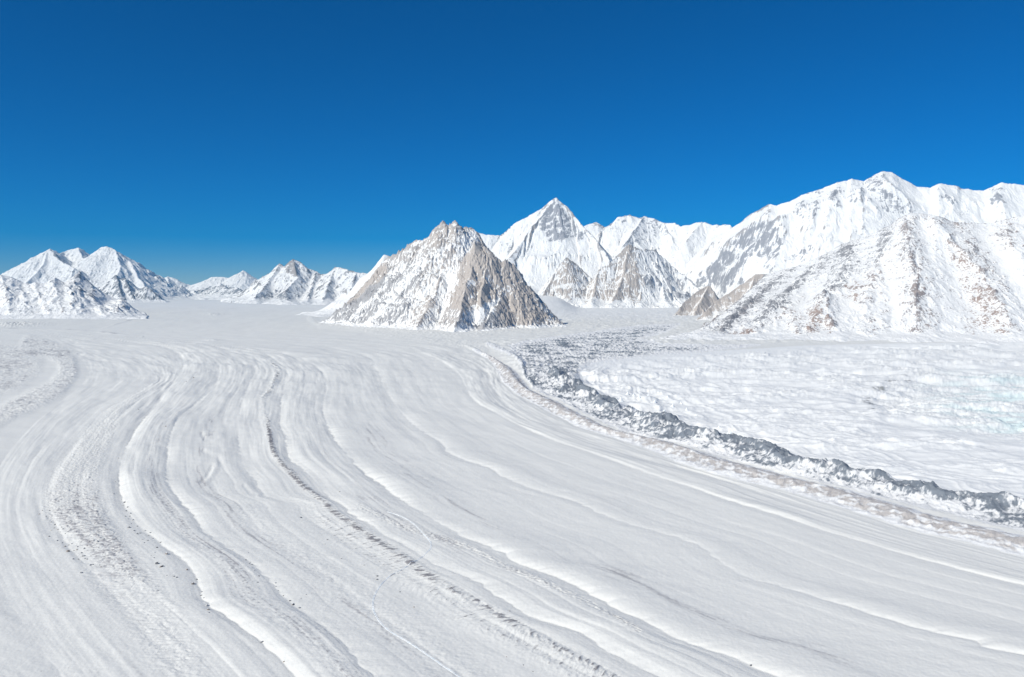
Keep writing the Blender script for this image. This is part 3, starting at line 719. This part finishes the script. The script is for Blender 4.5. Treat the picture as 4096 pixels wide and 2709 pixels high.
build_mountain('rocky_mountain', 'tan rock spur with two towers below the pyramid peak', 'mountain', [
 [(1254,690,19.6),(1275,650,20),(1293,619,20.2),(1312,597,20.3),(1334,609,20.4),(1355,632,20.4),(1377,650,20.3),(1387,625,20.1),(1412,611,20.2),(1436,584,20.4),(1457,566,20.5),(1484,579,20.6),(1516,578,20.8),(1557,617,20.9),(1597,649,20.6),(1621,670,20.3),(1655,692,20)],
 [(1457,566,20.5),(1442,640,19.9),(1412,714,19.1)],[(1484,579,20.6),(1490,650,20),(1480,710,19.3)],[(1312,597,20.3),(1308,650,20),(1300,698,19.6)],[(1387,625,20.1),(1378,670,19.7),(1366,712,19.2)],[(1516,578,20.8),(1535,650,20.2),(1540,700,19.6)]],
 M_MID, 11, slope=1.35, conc=.45, flute=.36, fine=.65, lam=260, detail=95, jag=62, pk=.9, bare=.25, steep=.4, streak=(.3,-.95,.15,300,90), apron=170, seed=53, rough=1,
 patches=[([(1256,688),(1300,612),(1315,598),(1350,630),(1330,660),(1320,700),(1290,700)], 7, .26, .1),
          ([(1436,584),(1460,566),(1475,600),(1490,690),(1480,712),(1400,714),(1390,690),(1420,640)], 7, .36, .0),
          ([(1370,650),(1390,622),(1410,640),(1395,700),(1370,714),(1330,706),(1340,670)], 7, .26, .15),
          ([(1500,580),(1630,672),(1560,700),(1500,700),(1490,620)], 10, .02, .9)])

build_mountain('rocky_mountain', 'smooth tan triangular crag at the foot of the brown-flecked slope', 'mountain', [
 [(1556,740,14.0),(1578,708,14.3),(1597,687,14.5),(1618,672,14.6),(1636,663,14.7),(1644,662,14.7),(1655,684,14.7),(1668,715,14.5),(1680,740,14.2)],[(1640,662,14.7),(1620,700,14.3),(1605,735,14.0)]],
 M_NEAR, 7, slope=1.3, conc=.3, flute=.25, lam=150, detail=30, jag=8, bare=.60, steep=.2, apron=25, seed=61, patches=[([(1540,750),(1640,650),(1690,750)], 6, .1, .25)])

build_mountain('rocky_mountain', 'tan slab ridge slanting down behind the triangular crag', 'mountain', [
 [(1598,754,12.3),(1630,724,12.5),(1658,698,12.7),(1705,667,12.9),(1749,635,13),(1769,634,13),(1820,650,13),(1880,700,13)],[(1749,635,13),(1730,690,12.6),(1690,740,12.2)]],
 M_NEAR, 7, slope=1.0, conc=.3, flute=.25, lam=180, detail=30, jag=10, bare=.46, steep=.3, apron=25, seed=67, patches=[([(1600,752),(1700,665),(1750,634),(1770,640),(1740,690),(1680,710)], 7, .2, .0)])

build_mountain('snow_mountain', 'broad white mountainside flecked with brown rock above the ice field', 'mountain', [
 [(1488,810,8.3),(1520,795,8.35),(1560,784,8.5),(1605,772,8.9),(1635,760,9.3),(1668,738,9.9),(1715,692,10.7),(1769,637,11.6),(1824,623,11.5),(1866,609,11.4),(1907,590,11.3),(1949,565,11.2),(1976,556,11.15),(2027,539,11.1),(2061,520,11),(2094,498,10.9),(2119,493,10.9),(2147,496,10.9),(2166,498,10.8),(2213,515,10.8),(2285,518,10.8),(2324,510,10.8),(2371,498,10.8),(2500,480,10.8),(2900,500,10.8)],
 [(1769,640,.5),(1700,700,1.2),(1650,750,1.2),(1615,785,.5)],[(1830,625,.4),(1760,690,1.),(1700,745,1.1),(1660,785,.5)],
 [(1907,592,.3),(1850,660,1.0),(1790,720,1.2),(1735,780,.6)],[(1800,700,.2),(1830,740,1.),(1850,785,.6)],
 [(1976,558,.3),(1950,640,.8),(1905,710,1.3),(1930,785,.8)],[(1905,710,1.2),(1870,785,.6)],
 [(2094,500,.5),(2102,570,1.1),(2119,653,1.2),(2125,723,1.),(2130,788,.3)],
 [(2147,498,.6),(2185,543,1.2),(2263,640,1.5),(2324,737,1.5),(2340,785,.8)],
 [(2061,522,.3),(2030,620,.8),(2010,700,1.),(2000,785,.5)],
 [(2324,512,.6),(2345,580,1.),(2420,680,1.2),(2480,780,.6)],[(2213,517,.3),(2245,580,.8),(2300,640,.7),(2380,760,.4)]],
 M_RED, 7.5, foot=[(1480,8.2),(1600,8.25),(2000,8.25),(2400,8.2),(2900,8.2)], relief=75, slope=.55, conc=.35, flute=.22, lam=210, fine=.3, detail=44, jag=22, bare=.335, steep=.42, streak=(.95,.3,.16,120,26), seed=71, rough=1.2, ero=.7,
 patches=[([(1770,640),(1830,625),(1910,592),(1970,560),(1960,600),(1880,650),(1800,720),(1700,780),(1640,765)], 14, .15, .95),
          ([(1640,770),(1780,660),(1760,700),(1690,760)], 10, .16, .7),([(1960,562),(2060,522),(2070,560),(1990,640),(1900,680),(1900,620)], 14, .10, .9),
          ([(1870,725),(1905,712),(1930,790),(1880,790)], 9, .20, .0),([(1955,660),(1990,650),(1985,690),(1960,700)], 8, .25, .0),
          ([(2185,560),(2215,570),(2270,640),(2330,760),(2330,785),(2250,785),(2230,720),(2220,640)], 14, .17, .1),
          ([(1690,770),(1740,760),(1750,790),(1690,795)], 8, .14, .1),
          ([(2300,600),(2371,570),(2371,760),(2345,720)], 14, -.22, None),([(2120,500),(2170,500),(2240,600),(2200,590)], 12, -.05, None),
          ([(1935,790),(1955,710),(2005,700),(2015,790)], 12, -.17, None)])

build_mountain('rock_hill', 'small brown rock outcrops poking through snow at the slope toe', 'rock outcrop',
 [[(1500,803,8.2),(1515,794,8.3),(1530,790,8.3),(1547,780,8.4),(1556,790,8.4),(1575,791,8.4),(1608,782,8.4),(1625,795,8.4),(1660,790,8.4)]],
 M_RED, 3.5, slope=.9, conc=0, flute=.3, lam=70, detail=18, jag=10, bare=.50, steep=.4, apron=4, toe=8, seed=77, base=-10)

build_mountain('snow_mountain', 'thin white snow ridge peeping from behind the left shoulder of the buttress', 'mountain',
 [[(800,668,15.5),(820,652,15.5),(843,635,15.5),(866,611,15.5),(888,589,15.5),(906,595,15.5),(940,615,15.5),(1000,640,15.5)]], M_MID, 12, slope=.9, flute=.15, lam=300, detail=25, jag=5, bare=.0, steep=.2, seed=79)

build_mountain('rocky_mountain', 'craggy twin-topped range with snow gullies behind the buttress', 'mountain', [
 [(575,668,26),(598,650,26),(623,631,26),(648,611,26),(663,618,26),(672,612,26),(679,600,26),(695,608,26),(708,620,26),(733,628,26),(743,636,26),(759,633,26),(778,618,25.5),(795,621,25),(825,631,24.5),(843,632,24.5),(900,640,24)],
 [(679,600,26),(690,645,25),(660,675,23.8),(672,706,22)],[(648,611,26),(620,655,25),(590,690,23.5)],[(778,618,25.5),(760,660,24),(745,705,22)],[(733,628,26),(720,670,24.5),(710,705,22.3)],[(825,631,24.5),(810,680,23),(795,708,21.5)]],
 M_FAR, 16, slope=.8, conc=.5, flute=.35, lam=360, detail=90, jag=34, pk=1.1, bare=.33, steep=.5, seed=83, apron=130,
 patches=[([(600,690),(640,672),(680,690),(690,708),(600,706)], 8, .2, .8),([(655,612),(680,600),(690,640),(665,640)], 7, .2, .3),([(700,690),(760,690),(780,708),(700,708)], 8, .12, .6)])

build_mountain('snow_mountain', 'low distant snow range with dark slabs at the valley head', 'mountain', [
 [(420,672,36),(440,660,36),(470,651,36),(490,641,36),(515,641,36),(530,644,36),(563,626,36),(580,638,36),(598,647,36),(640,650,36)],
 [(430,692,31.5),(449,671,32),(462,682,31.5),(488,664,31),(510,655,31),(525,668,30),(545,664,29.5),(565,676,28.5),(590,690,27),(610,705,25)]],
 M_FAR, 24, slope=.62, conc=.3, flute=.3, lam=420, detail=90, jag=18, pk=1.1, bare=.20, steep=.4, apron=150, seed=89,
 patches=[([(430,692),(460,668),(520,655),(600,690),(600,706),(520,698)], 5, .24, .95)])

build_mountain('snow_mountain', 'faraway snowy dome peaks closing the glacier valley', 'mountain', [
 [(340,668,37),(365,648,37),(388,640,37),(410,646,37),(425,656,37),(460,665,37)],[(388,640,37),(392,670,35),(398,690,33.5)]], M_FAR, 26, slope=.6, conc=.3, flute=.25, lam=400, detail=70, jag=14, bare=.17, seed=93,
 patches=[([(345,668),(370,648),(385,655),(365,692),(350,690)], 6, .25, .9)])

build_mountain('snow_mountain', 'great white double-summit massif on the left skyline', 'mountain', [
 [(-150,632,31),(-60,640,31),(0,638,31),(28,632,31),(60,612,30.8),(90,590,30.5),(115,576,30.2),(135,592,30.8),(142,583,31.6),(160,579,31.8),(180,573,31.8),(192,592,31.5),(206,602,31.2),(218,590,31),(235,573,30.8),(247,570,30.6),(265,578,30.5),(282,593,30.3),(300,605,30.2),(325,623,30.2),(360,642,30.4),(400,668,30.6)],
 [(115,576,30.2),(145,606,29.4),(172,620,28.8),(160,650,28)],[(115,576,30.2),(95,620,29),(60,655,27.8)],[(180,573,31.8),(200,608,30.3),(188,640,28.8)],[(265,578,30.5),(280,615,29.4),(262,650,28.2)],[(300,605,30.2),(320,640,29.2),(340,670,28)]],
 M_FAR, 20, slope=.62, conc=.5, flute=.26, lam=440, detail=120, jag=30, pk=1.3, bare=.12, steep=.4, seed=97,
 patches=[([(118,578),(140,596),(165,612),(140,612),(125,598)], 4, .25, .9),([(222,590),(245,572),(240,592)], 5, .15, .7),([(205,615),(225,640),(222,660),(208,640)], 6, .15, .7)])  # dark rock patches also put shade on the right-facing slopes

build_mountain('rocky_mountain', 'dark blue-grey pointed foothills below the double-summit massif', 'mountain', [
 [(236,690,25.5),(255,655,25.5),(270,636,25.5),(280,646,25.4),(290,643,25.4),(303,660,25.3),(317,671,25.2),(332,666,25),(342,663,25),(358,680,24.9),(380,698,24.8)],
 [(270,636,25.5),(280,680,24.5)],[(290,643,25.4),(310,690,24.5)]], M_FAR, 14, slope=.9, conc=.2, flute=.35, lam=300, detail=70, jag=18, bare=.40, steep=.5, seed=101,
 patches=[([(236,700),(270,640),(385,700)], 8, .1, 1.0)])

build_mountain('snow_hill', 'ribbed snowy foothill with tan gullies at the left glacier edge', 'hill', [
 [(-420,590,16),(-200,615,16),(-100,628,16),(0,636,15.9),(28,641,15.8),(55,655,15.7),(75,661,15.6),(110,658,15.7),(127,642,16),(150,655,16.2),(185,628,16.6),(217,663,16),(245,681,15.6),(287,701,15.2),(320,718,14.9),(335,727,14.6),(350,741,14.2),(362,800,14.0),(372,900,13.8)],
 [(75,662,.6),(88,700,1.2),(112,737,.6)],[(0,638,.5),(12,690,1.2),(25,738,.5)],[(185,630,.6),(172,680,1.1),(165,738,.5)],[(217,665,.5),(212,705,1.1),(235,736,.5)],[(-100,630,.5),(-80,690,1.),(-60,738,.5)],[(110,660,.6),(130,700,1.3),(145,737,.5)],[(287,702,.5),(275,722,1.),(272,736,.4)],[(40,648,.3),(52,700,.8),(60,737,.5)],[(150,657,.3),(150,690,.8),(190,737,.5)]],
 M_FOOT, 9, foot=[(-420,13.4),(0,13.4),(250,13.4),(350,13.5),(375,13.5)], relief=150, slope=.5, conc=.2, flute=.5, lam=240, detail=40, fine=.2, jag=16, bare=.19, steep=.4, pk=.8, seed=103, ero=.7,
 patches=[([(125,645),(185,630),(250,690),(180,690)], 9, .20, .95),([(200,690),(290,702),(340,728),(240,720)], 12, .17, .6),([(60,720),(130,725),(120,738),(60,738)], 6, .12, .2),([(100,670),(160,690),(180,738),(140,738)], 10, .10, .3)])

# ------------------------------------------------------------------ boulders on the snow
import bmesh
M_B = {}
for nm, c1, c2 in (('grey', (.34, .335, .33), (.24, .24, .25)), ('brown', (.36, .30, .25), (.25, .21, .185)), ('tan', (.38, .33, .28), (.26, .22, .19)), ('dark', (.20, .20, .21), (.14, .14, .15)), ('pale', (.55, .54, .53), (.42, .41, .40))):
    t = NT(nm + ' boulder stone'); a = t.noise(.8, 5, .6); b = t.noise(4., 4, .6)
    g = t.new('ShaderNodeSeparateXYZ'); gn = t.new('ShaderNodeNewGeometry'); t.link(gn.outputs['Normal'], g.inputs[0])
    snow = t.ramp(t.math('ADD', g.outputs[2], t.math('MULTIPLY', t.math('SUBTRACT', a, .5), .5)), .80, .95)
    t.bump(b, .6, .3)
    t.done(t.mix(snow, t.mix(t.ramp(a, .35, .65), c1, c2), SNOW), .85, .2); M_B[nm] = t.m


def boulder_mesh(seed, sx, sy, sz):
    r = random.Random(seed); bm = bmesh.new(); bmesh.ops.create_icosphere(bm, subdivisions=3, radius=1)
    planes = [(Vector((r.gauss(0, 1), r.gauss(0, 1), r.gauss(0, .8))).normalized(), r.uniform(.55, .9)) for _ in range(9)]
    for v in bm.verts:
        for n, d in planes:
            k = v.co.dot(n)
            if k > d: v.co -= n * (k - d)
        v.co = Vector((v.co.x * sx, v.co.y * sy, v.co.z * sz)) * (1 + .06 * math.sin(v.co.x * 7 + seed) * math.cos(v.co.y * 6 + v.co.z * 5))
    me = bpy.data.meshes.new('boulder'); bm.to_mesh(me); bm.free(); return me


SHAPES = [boulder_mesh(s, *k) for s, k in enumerate(((1, .8, .62), (.9, 1, .8), (1.2, .75, .5), (.8, .85, .9), (1.1, 1, .55), (1, .7, .75)))]
SHAPE_MAT = {}


def boulder(px, py, size, col, label, group, shape=None):
    s = random.randrange(len(SHAPES)) if shape is None else shape
    if (s, col) not in SHAPE_MAT:
        m = SHAPES[s].copy(); m.materials.append(M_B[col]); SHAPE_MAT[(s, col)] = m
    x, y, z = ground_at(px, py); R_ = size * y / F * .5
    o = bpy.data.objects.new('boulder', SHAPE_MAT[(s, col)]); COL.objects.link(o)
    o.location = (x, y, z + R_ * .25); o.scale = (R_,) * 3; o.rotation_euler = (random.uniform(-.2, .2), random.uniform(-.2, .2), random.uniform(0, 6.28))
    return tag(o, label, 'boulder', None, group)


G1 = 'single boulders lying on the near left snow'
for px, py, sz, col, sh, lab in [
 (446, 1357, 10, 'tan', 0, 'largest tan boulder on smooth snow left of the bright strip'),
 (385, 1288, 9, 'brown', 2, 'long brown slab boulder with a pointed tail beside the bright strip'),
 (363, 1311, 9, 'dark', 3, 'dark upright boulder just above a low flat one on open snow'),
 (373, 1318, 9, 'tan', 4, 'low flat tan boulder just below the dark upright one'),
 (156, 1280, 8, 'brown', 1, 'rounded brown boulder alone at the outer edge of the rubble'),
 (298, 1226, 7, 'grey', 1, 'rounded grey boulder at the end of the stone row below the strip'),
 (193, 1290, 7, 'grey', 4, 'grey boulder with a snow cap among small stones in the rubble'),
 (454, 1344, 6, 'grey', 0, 'grey boulder touching the crisp edge of the bright strip above the largest boulder'),
 (432, 1323, 6, 'brown', 3, 'small brown boulder in the bend of the bright strip edge'),
 (481, 1421, 7, 'brown', 0, 'brown boulder in the hollow where the bright strip narrows'),
 (465, 1384, 6, 'grey', 2, 'grey boulder in the trough between the largest boulder and pale stones'),
 (478, 1409, 7, 'pale', 1, 'pale stone lying right above the brown boulder in the hollow'),
 (208, 1311, 7, 'grey', 2, 'flat grey boulder at the lower rim of the rubble'),
 (187, 1330, 6, 'dark', 4, 'lone dark boulder on bare snow below the rubble'),
 (677, 1404, 9, 'brown', 2, 'long brown boulder in the shaded trough of the second bright bank'),
 (692, 1412, 6, 'grey', 1, 'grey boulder right below the long brown one in the trough'),
 (670, 1395, 5, 'dark', 3, 'dark boulder right above the long brown one in the trough'),
 (695, 1201, 6, 'dark', 0, 'dark boulder alone near the soft end of a drift left of the dark stripe'),
 (605, 1491, 8, 'grey', 4, 'grey boulder on the lower edge of the bright strip'),
 (656, 1536, 5, 'brown', 0, 'brown boulder on the bright strip edge nearest the bottom'),
 (1737, 1543, 7, 'dark', 5, 'lone dark boulder on the white bank at lower right'),
 (873, 1336, 5, 'dark', 1, 'upper of two dark boulders beside the looping track'),
 (872, 1344, 5, 'dark', 0, 'lower of two dark boulders beside the looping track'),
 (957, 1407, 4, 'brown', 3, 'brown boulder on smooth snow inside the looping track'),
 (636, 1354, 6, 'pale', 0, 'pale boulder at the foot of the second bright bank')]:
    boulder(px, py, sz, col, lab, G1, sh)

G2 = 'stones strung along the lower edge of the bright strip'
for px, py in [(265,1121),(262,1149),(273,1064),(280,1158),(287,1166),(284,1172),(294,1178),(291,1186),(302,1192),(297,1205),(299,1198),(306,1207),(290,1199),(303,1216),(317,1221),(310,1233),(317,1241),(324,1238),(336,1231),(347,1237),(342,1243),(353,1250),(371,1259),(363,1273),(357,1286),(355,1297),(349,1292),(328,1254),(333,1262),(341,1256),(384,1339),(402,1341),(409,1344),(467,1375),(472,1391),(484,1428)]:
    boulder(px, py, random.uniform(3, 5.5), random.choice(['grey', 'dark', 'grey', 'pale']), 'small stone in the row along the lower edge of the bright strip', G2)
G3 = 'stones scattered in the grey rubble'
for px, py in [(90,1194),(97,1186),(114,1187),(106,1200),(117,1213),(127,1218),(124,1226),(117,1231),(133,1229),(138,1235),(145,1231),(141,1226),(150,1240),(157,1237),(112,1246),(131,1255),(144,1260),(150,1268),(166,1262),(159,1264),(179,1270),(201,1270),(187,1283),(178,1276),(171,1277),(201,1297),(209,1291),(196,1296),(215,1280),(181,1297),(169,1298),(224,1262),(240,1256),(215,1310),(230,1312),(233,1317),(365,1375),(206,1262),(194,1275)]:
    boulder(px, py, random.uniform(3, 5), random.choice(['grey', 'dark', 'brown', 'grey']), 'small stone scattered on the edge of the grey rubble', G3)
G4 = 'stones dotted along the second bright bank'
for px, py in [(533,1251),(538,1276),(573,1284),(569,1301),(576,1309),(582,1311),(579,1306),(587,1327),(598,1340),(638,1361),(596,1355),(708,1381),(695,1390),(643,1370),(655,1382)]:
    boulder(px, py, random.uniform(3, 4.5), random.choice(['grey', 'dark', 'pale']), 'small stone dotted along the shaded foot of the second bright bank', G4)
G5 = 'stones alone on the open snow around the dark stripe'
for px, py in [(757,1252),(752,1262),(790,1297),(878,1302),(842,1311),(926,1371),(786,1143),(1015,1423),(1178,1420),(1210,1541),(1233,1556),(1172,1522),(383,996),(448,881),(431,890),(320,953)]:
    boulder(px, py, random.uniform(2.6, 4), random.choice(['dark', 'brown']), 'tiny dark stone alone on the open snow', G5)

# ------------------------------------------------------------------ ice pinnacles in the white field
t = NT('pinnacle ice'); a = t.noise(.15, 4, .6); t.bump(a, .5, 3)
M_ICE = t.done(t.mix(t.ramp(a, .3, .7), SNOW, (.80, .86, .875)), .6, .3)


def pinnacle(px, py, h, label, group):
    r = random.Random(int(px * 7 + py)); x, y, z = ground_at(px, py); k = y / F
    bm = bmesh.new(); bmesh.ops.create_cone(bm, cap_ends=True, segments=7, radius1=1, radius2=.07, depth=1)
    bmesh.ops.subdivide_edges(bm, edges=bm.edges[:], cuts=3, use_grid_fill=True)
    for v in bm.verts:
        f = .5 - v.co.z
        q = 1 + .22 * math.sin(v.co.x * 5 + px) * f + .12 * r.uniform(-1, 1)
        v.co = Vector((v.co.x * q + .18 * (1 - f), v.co.y * q, (v.co.z + .5) * (1 - .25 * f * r.random())))
    me = bpy.data.meshes.new('ice_pinnacle'); bm.to_mesh(me); bm.free(); me.materials.append(M_ICE)
    o = bpy.data.objects.new('ice_pinnacle', me); COL.objects.link(o)
    o.location = (x, y, z - 2); o.scale = (h * k * .75, h * k * .75, h * k + 2); o.rotation_euler.z = r.uniform(0, 6)
    return tag(o, label, 'ice pinnacle', None, group)


GP = 'white ice pinnacles beside the dark moraine'
pinnacle(1437, 927, 11, 'largest white ice pyramid standing close to the dark moraine edge', GP)
pinnacle(1689, 996, 9, 'lone white ice block on the smooth snow behind the moraine crest', GP)
for px, py, h in [(1452,913,7),(1465,918,6),(1480,922,8),(1500,919,7),(1515,926,7),(1556,936,8),(1537,948,8),(1427,925,6),(1576,924,5),(1665,989,5),(1590,940,6),(1524,908,5),(1545,918,5),(1610,952,6)]:
    pinnacle(px, py, h, 'small white ice pyramid in the cluster behind the dark moraine', GP)

# ------------------------------------------------------------------ a vehicle track looping over the snow
TR = [(896,1190),(930,1201),(957,1218),(981,1242),(997,1262),(995,1276),(978,1290),(937,1317),(899,1337),(879,1358),(867,1378),(863,1402),(870,1430),(889,1454),(957,1498),(1053,1563),(1110,1600)]
P = np.array([ground_at(*p)[:2] for p in TR]); L = np.concatenate([[0], np.cumsum(np.hypot(*np.diff(P, axis=0).T))])
sv = np.arange(0, L[-1], 2.5); cx_, cy_ = pchip(L, P[:, 0], sv), pchip(L, P[:, 1], sv)
nx_, ny_ = -np.gradient(cy_), np.gradient(cx_); nn = np.hypot(nx_, ny_); nx_, ny_ = nx_ / nn, ny_ / nn
co_, fa_ = [], []
for i in range(len(sv)):
    for w_, h_ in ((-1.9, -.3), (-1.3, .45), (-.6, .2), (.6, .2), (1.3, .45), (1.9, -.3)):
        x, y = cx_[i] + nx_[i] * w_, cy_[i] + ny_[i] * w_
        co_.append((x, y, ground_at(CX + F * x / y, HORIZON + CAMZ * F / y)[2] + h_))
    if i:
        b = 6 * i
        fa_ += [(b - 6 + j, b - 5 + j, b + 1 + j, b + j) for j in range(5)]
me = bpy.data.meshes.new('track_path'); me.from_pydata(co_, [], fa_); me.materials.append(M_ICE)
o = bpy.data.objects.new('track_path', me); COL.objects.link(o)
tag(o, 'thin white vehicle track looping across the snow', 'track', 'structure')

# ------------------------------------------------------------------ world, sun, camera
SUN_EL, SUN_AZ = math.radians(38), math.radians(231)     # azimuth clockwise from +Y
wd = bpy.data.worlds.new('World'); scene.world = wd; wd.use_nodes = True
nt = wd.node_tree; bg = nt.nodes['Background']
sky = nt.nodes.new('ShaderNodeTexSky'); sky.sky_type = 'NISHITA'; sky.sun_disc = False
sky.sun_elevation = SUN_EL; sky.sun_rotation = SUN_AZ
sky.altitude = 5500; sky.air_density = 1.25; sky.dust_density = 0; sky.ozone_density = 10
hs = nt.nodes.new('ShaderNodeHueSaturation'); hs.inputs['Saturation'].default_value = 1.36
nt.links.new(sky.outputs[0], hs.inputs['Color']); nt.links.new(hs.outputs[0], bg.inputs['Color']); bg.inputs['Strength'].default_value = .079

# the air between the peaks
v = [(-62000, -4000, -80), (62000, -4000, -80), (62000, 45000, -80), (-62000, 45000, -80)]
v += [(a, b, 3560) for a, b, c in v]
me = bpy.data.meshes.new('haze')
me.from_pydata(v, [], [(0, 3, 2, 1), (4, 5, 6, 7), (0, 1, 5, 4), (1, 2, 6, 5), (2, 3, 7, 6), (3, 0, 4, 7)])
hm = bpy.data.materials.new('haze'); hm.use_nodes = True
hm.node_tree.nodes.remove(hm.node_tree.nodes['Principled BSDF'])
pv = hm.node_tree.nodes.new('ShaderNodeVolumePrincipled')
pv.inputs['Color'].default_value = (.16, .64, 1, 1); pv.inputs['Density'].default_value = .9e-5; pv.inputs['Anisotropy'].default_value = .0
hm.node_tree.links.new(pv.outputs[0], hm.node_tree.nodes['Material Output'].inputs['Volume'])
me.materials.append(hm)
ho = bpy.data.objects.new('haze', me); COL.objects.link(ho)
tag(ho, 'thin pale haze lying over the distant peaks', 'haze', 'stuff')

sl = bpy.data.lights.new('sun', 'SUN'); sl.energy = 4.0; sl.angle = math.radians(.53); sl.color = (1, .972, .885)
so = bpy.data.objects.new('sun', sl); COL.objects.link(so)
dirv = Vector((math.sin(SUN_AZ) * math.cos(SUN_EL), math.cos(SUN_AZ) * math.cos(SUN_EL), math.sin(SUN_EL)))
so.rotation_euler = dirv.to_track_quat('Z', 'Y').to_euler(); so.location = dirv * 3000

cam = bpy.data.cameras.new('camera'); co = bpy.data.objects.new('camera', cam); COL.objects.link(co)
co.location = (0, 0, CAMZ); co.rotation_euler = (math.radians(90), 0, 0)
cam.sensor_width = 36; cam.lens = 36 * F / W; cam.shift_y = -(H / 2 - HORIZON) / W
cam.clip_start = 5; cam.clip_end = 200000
scene.camera = co
vs = scene.view_settings; vs.view_transform = 'Standard'; vs.look = 'None'; vs.exposure = .14; vs.gamma = 1; vs.use_curve_mapping = False
scene.cycles.use_denoising = True
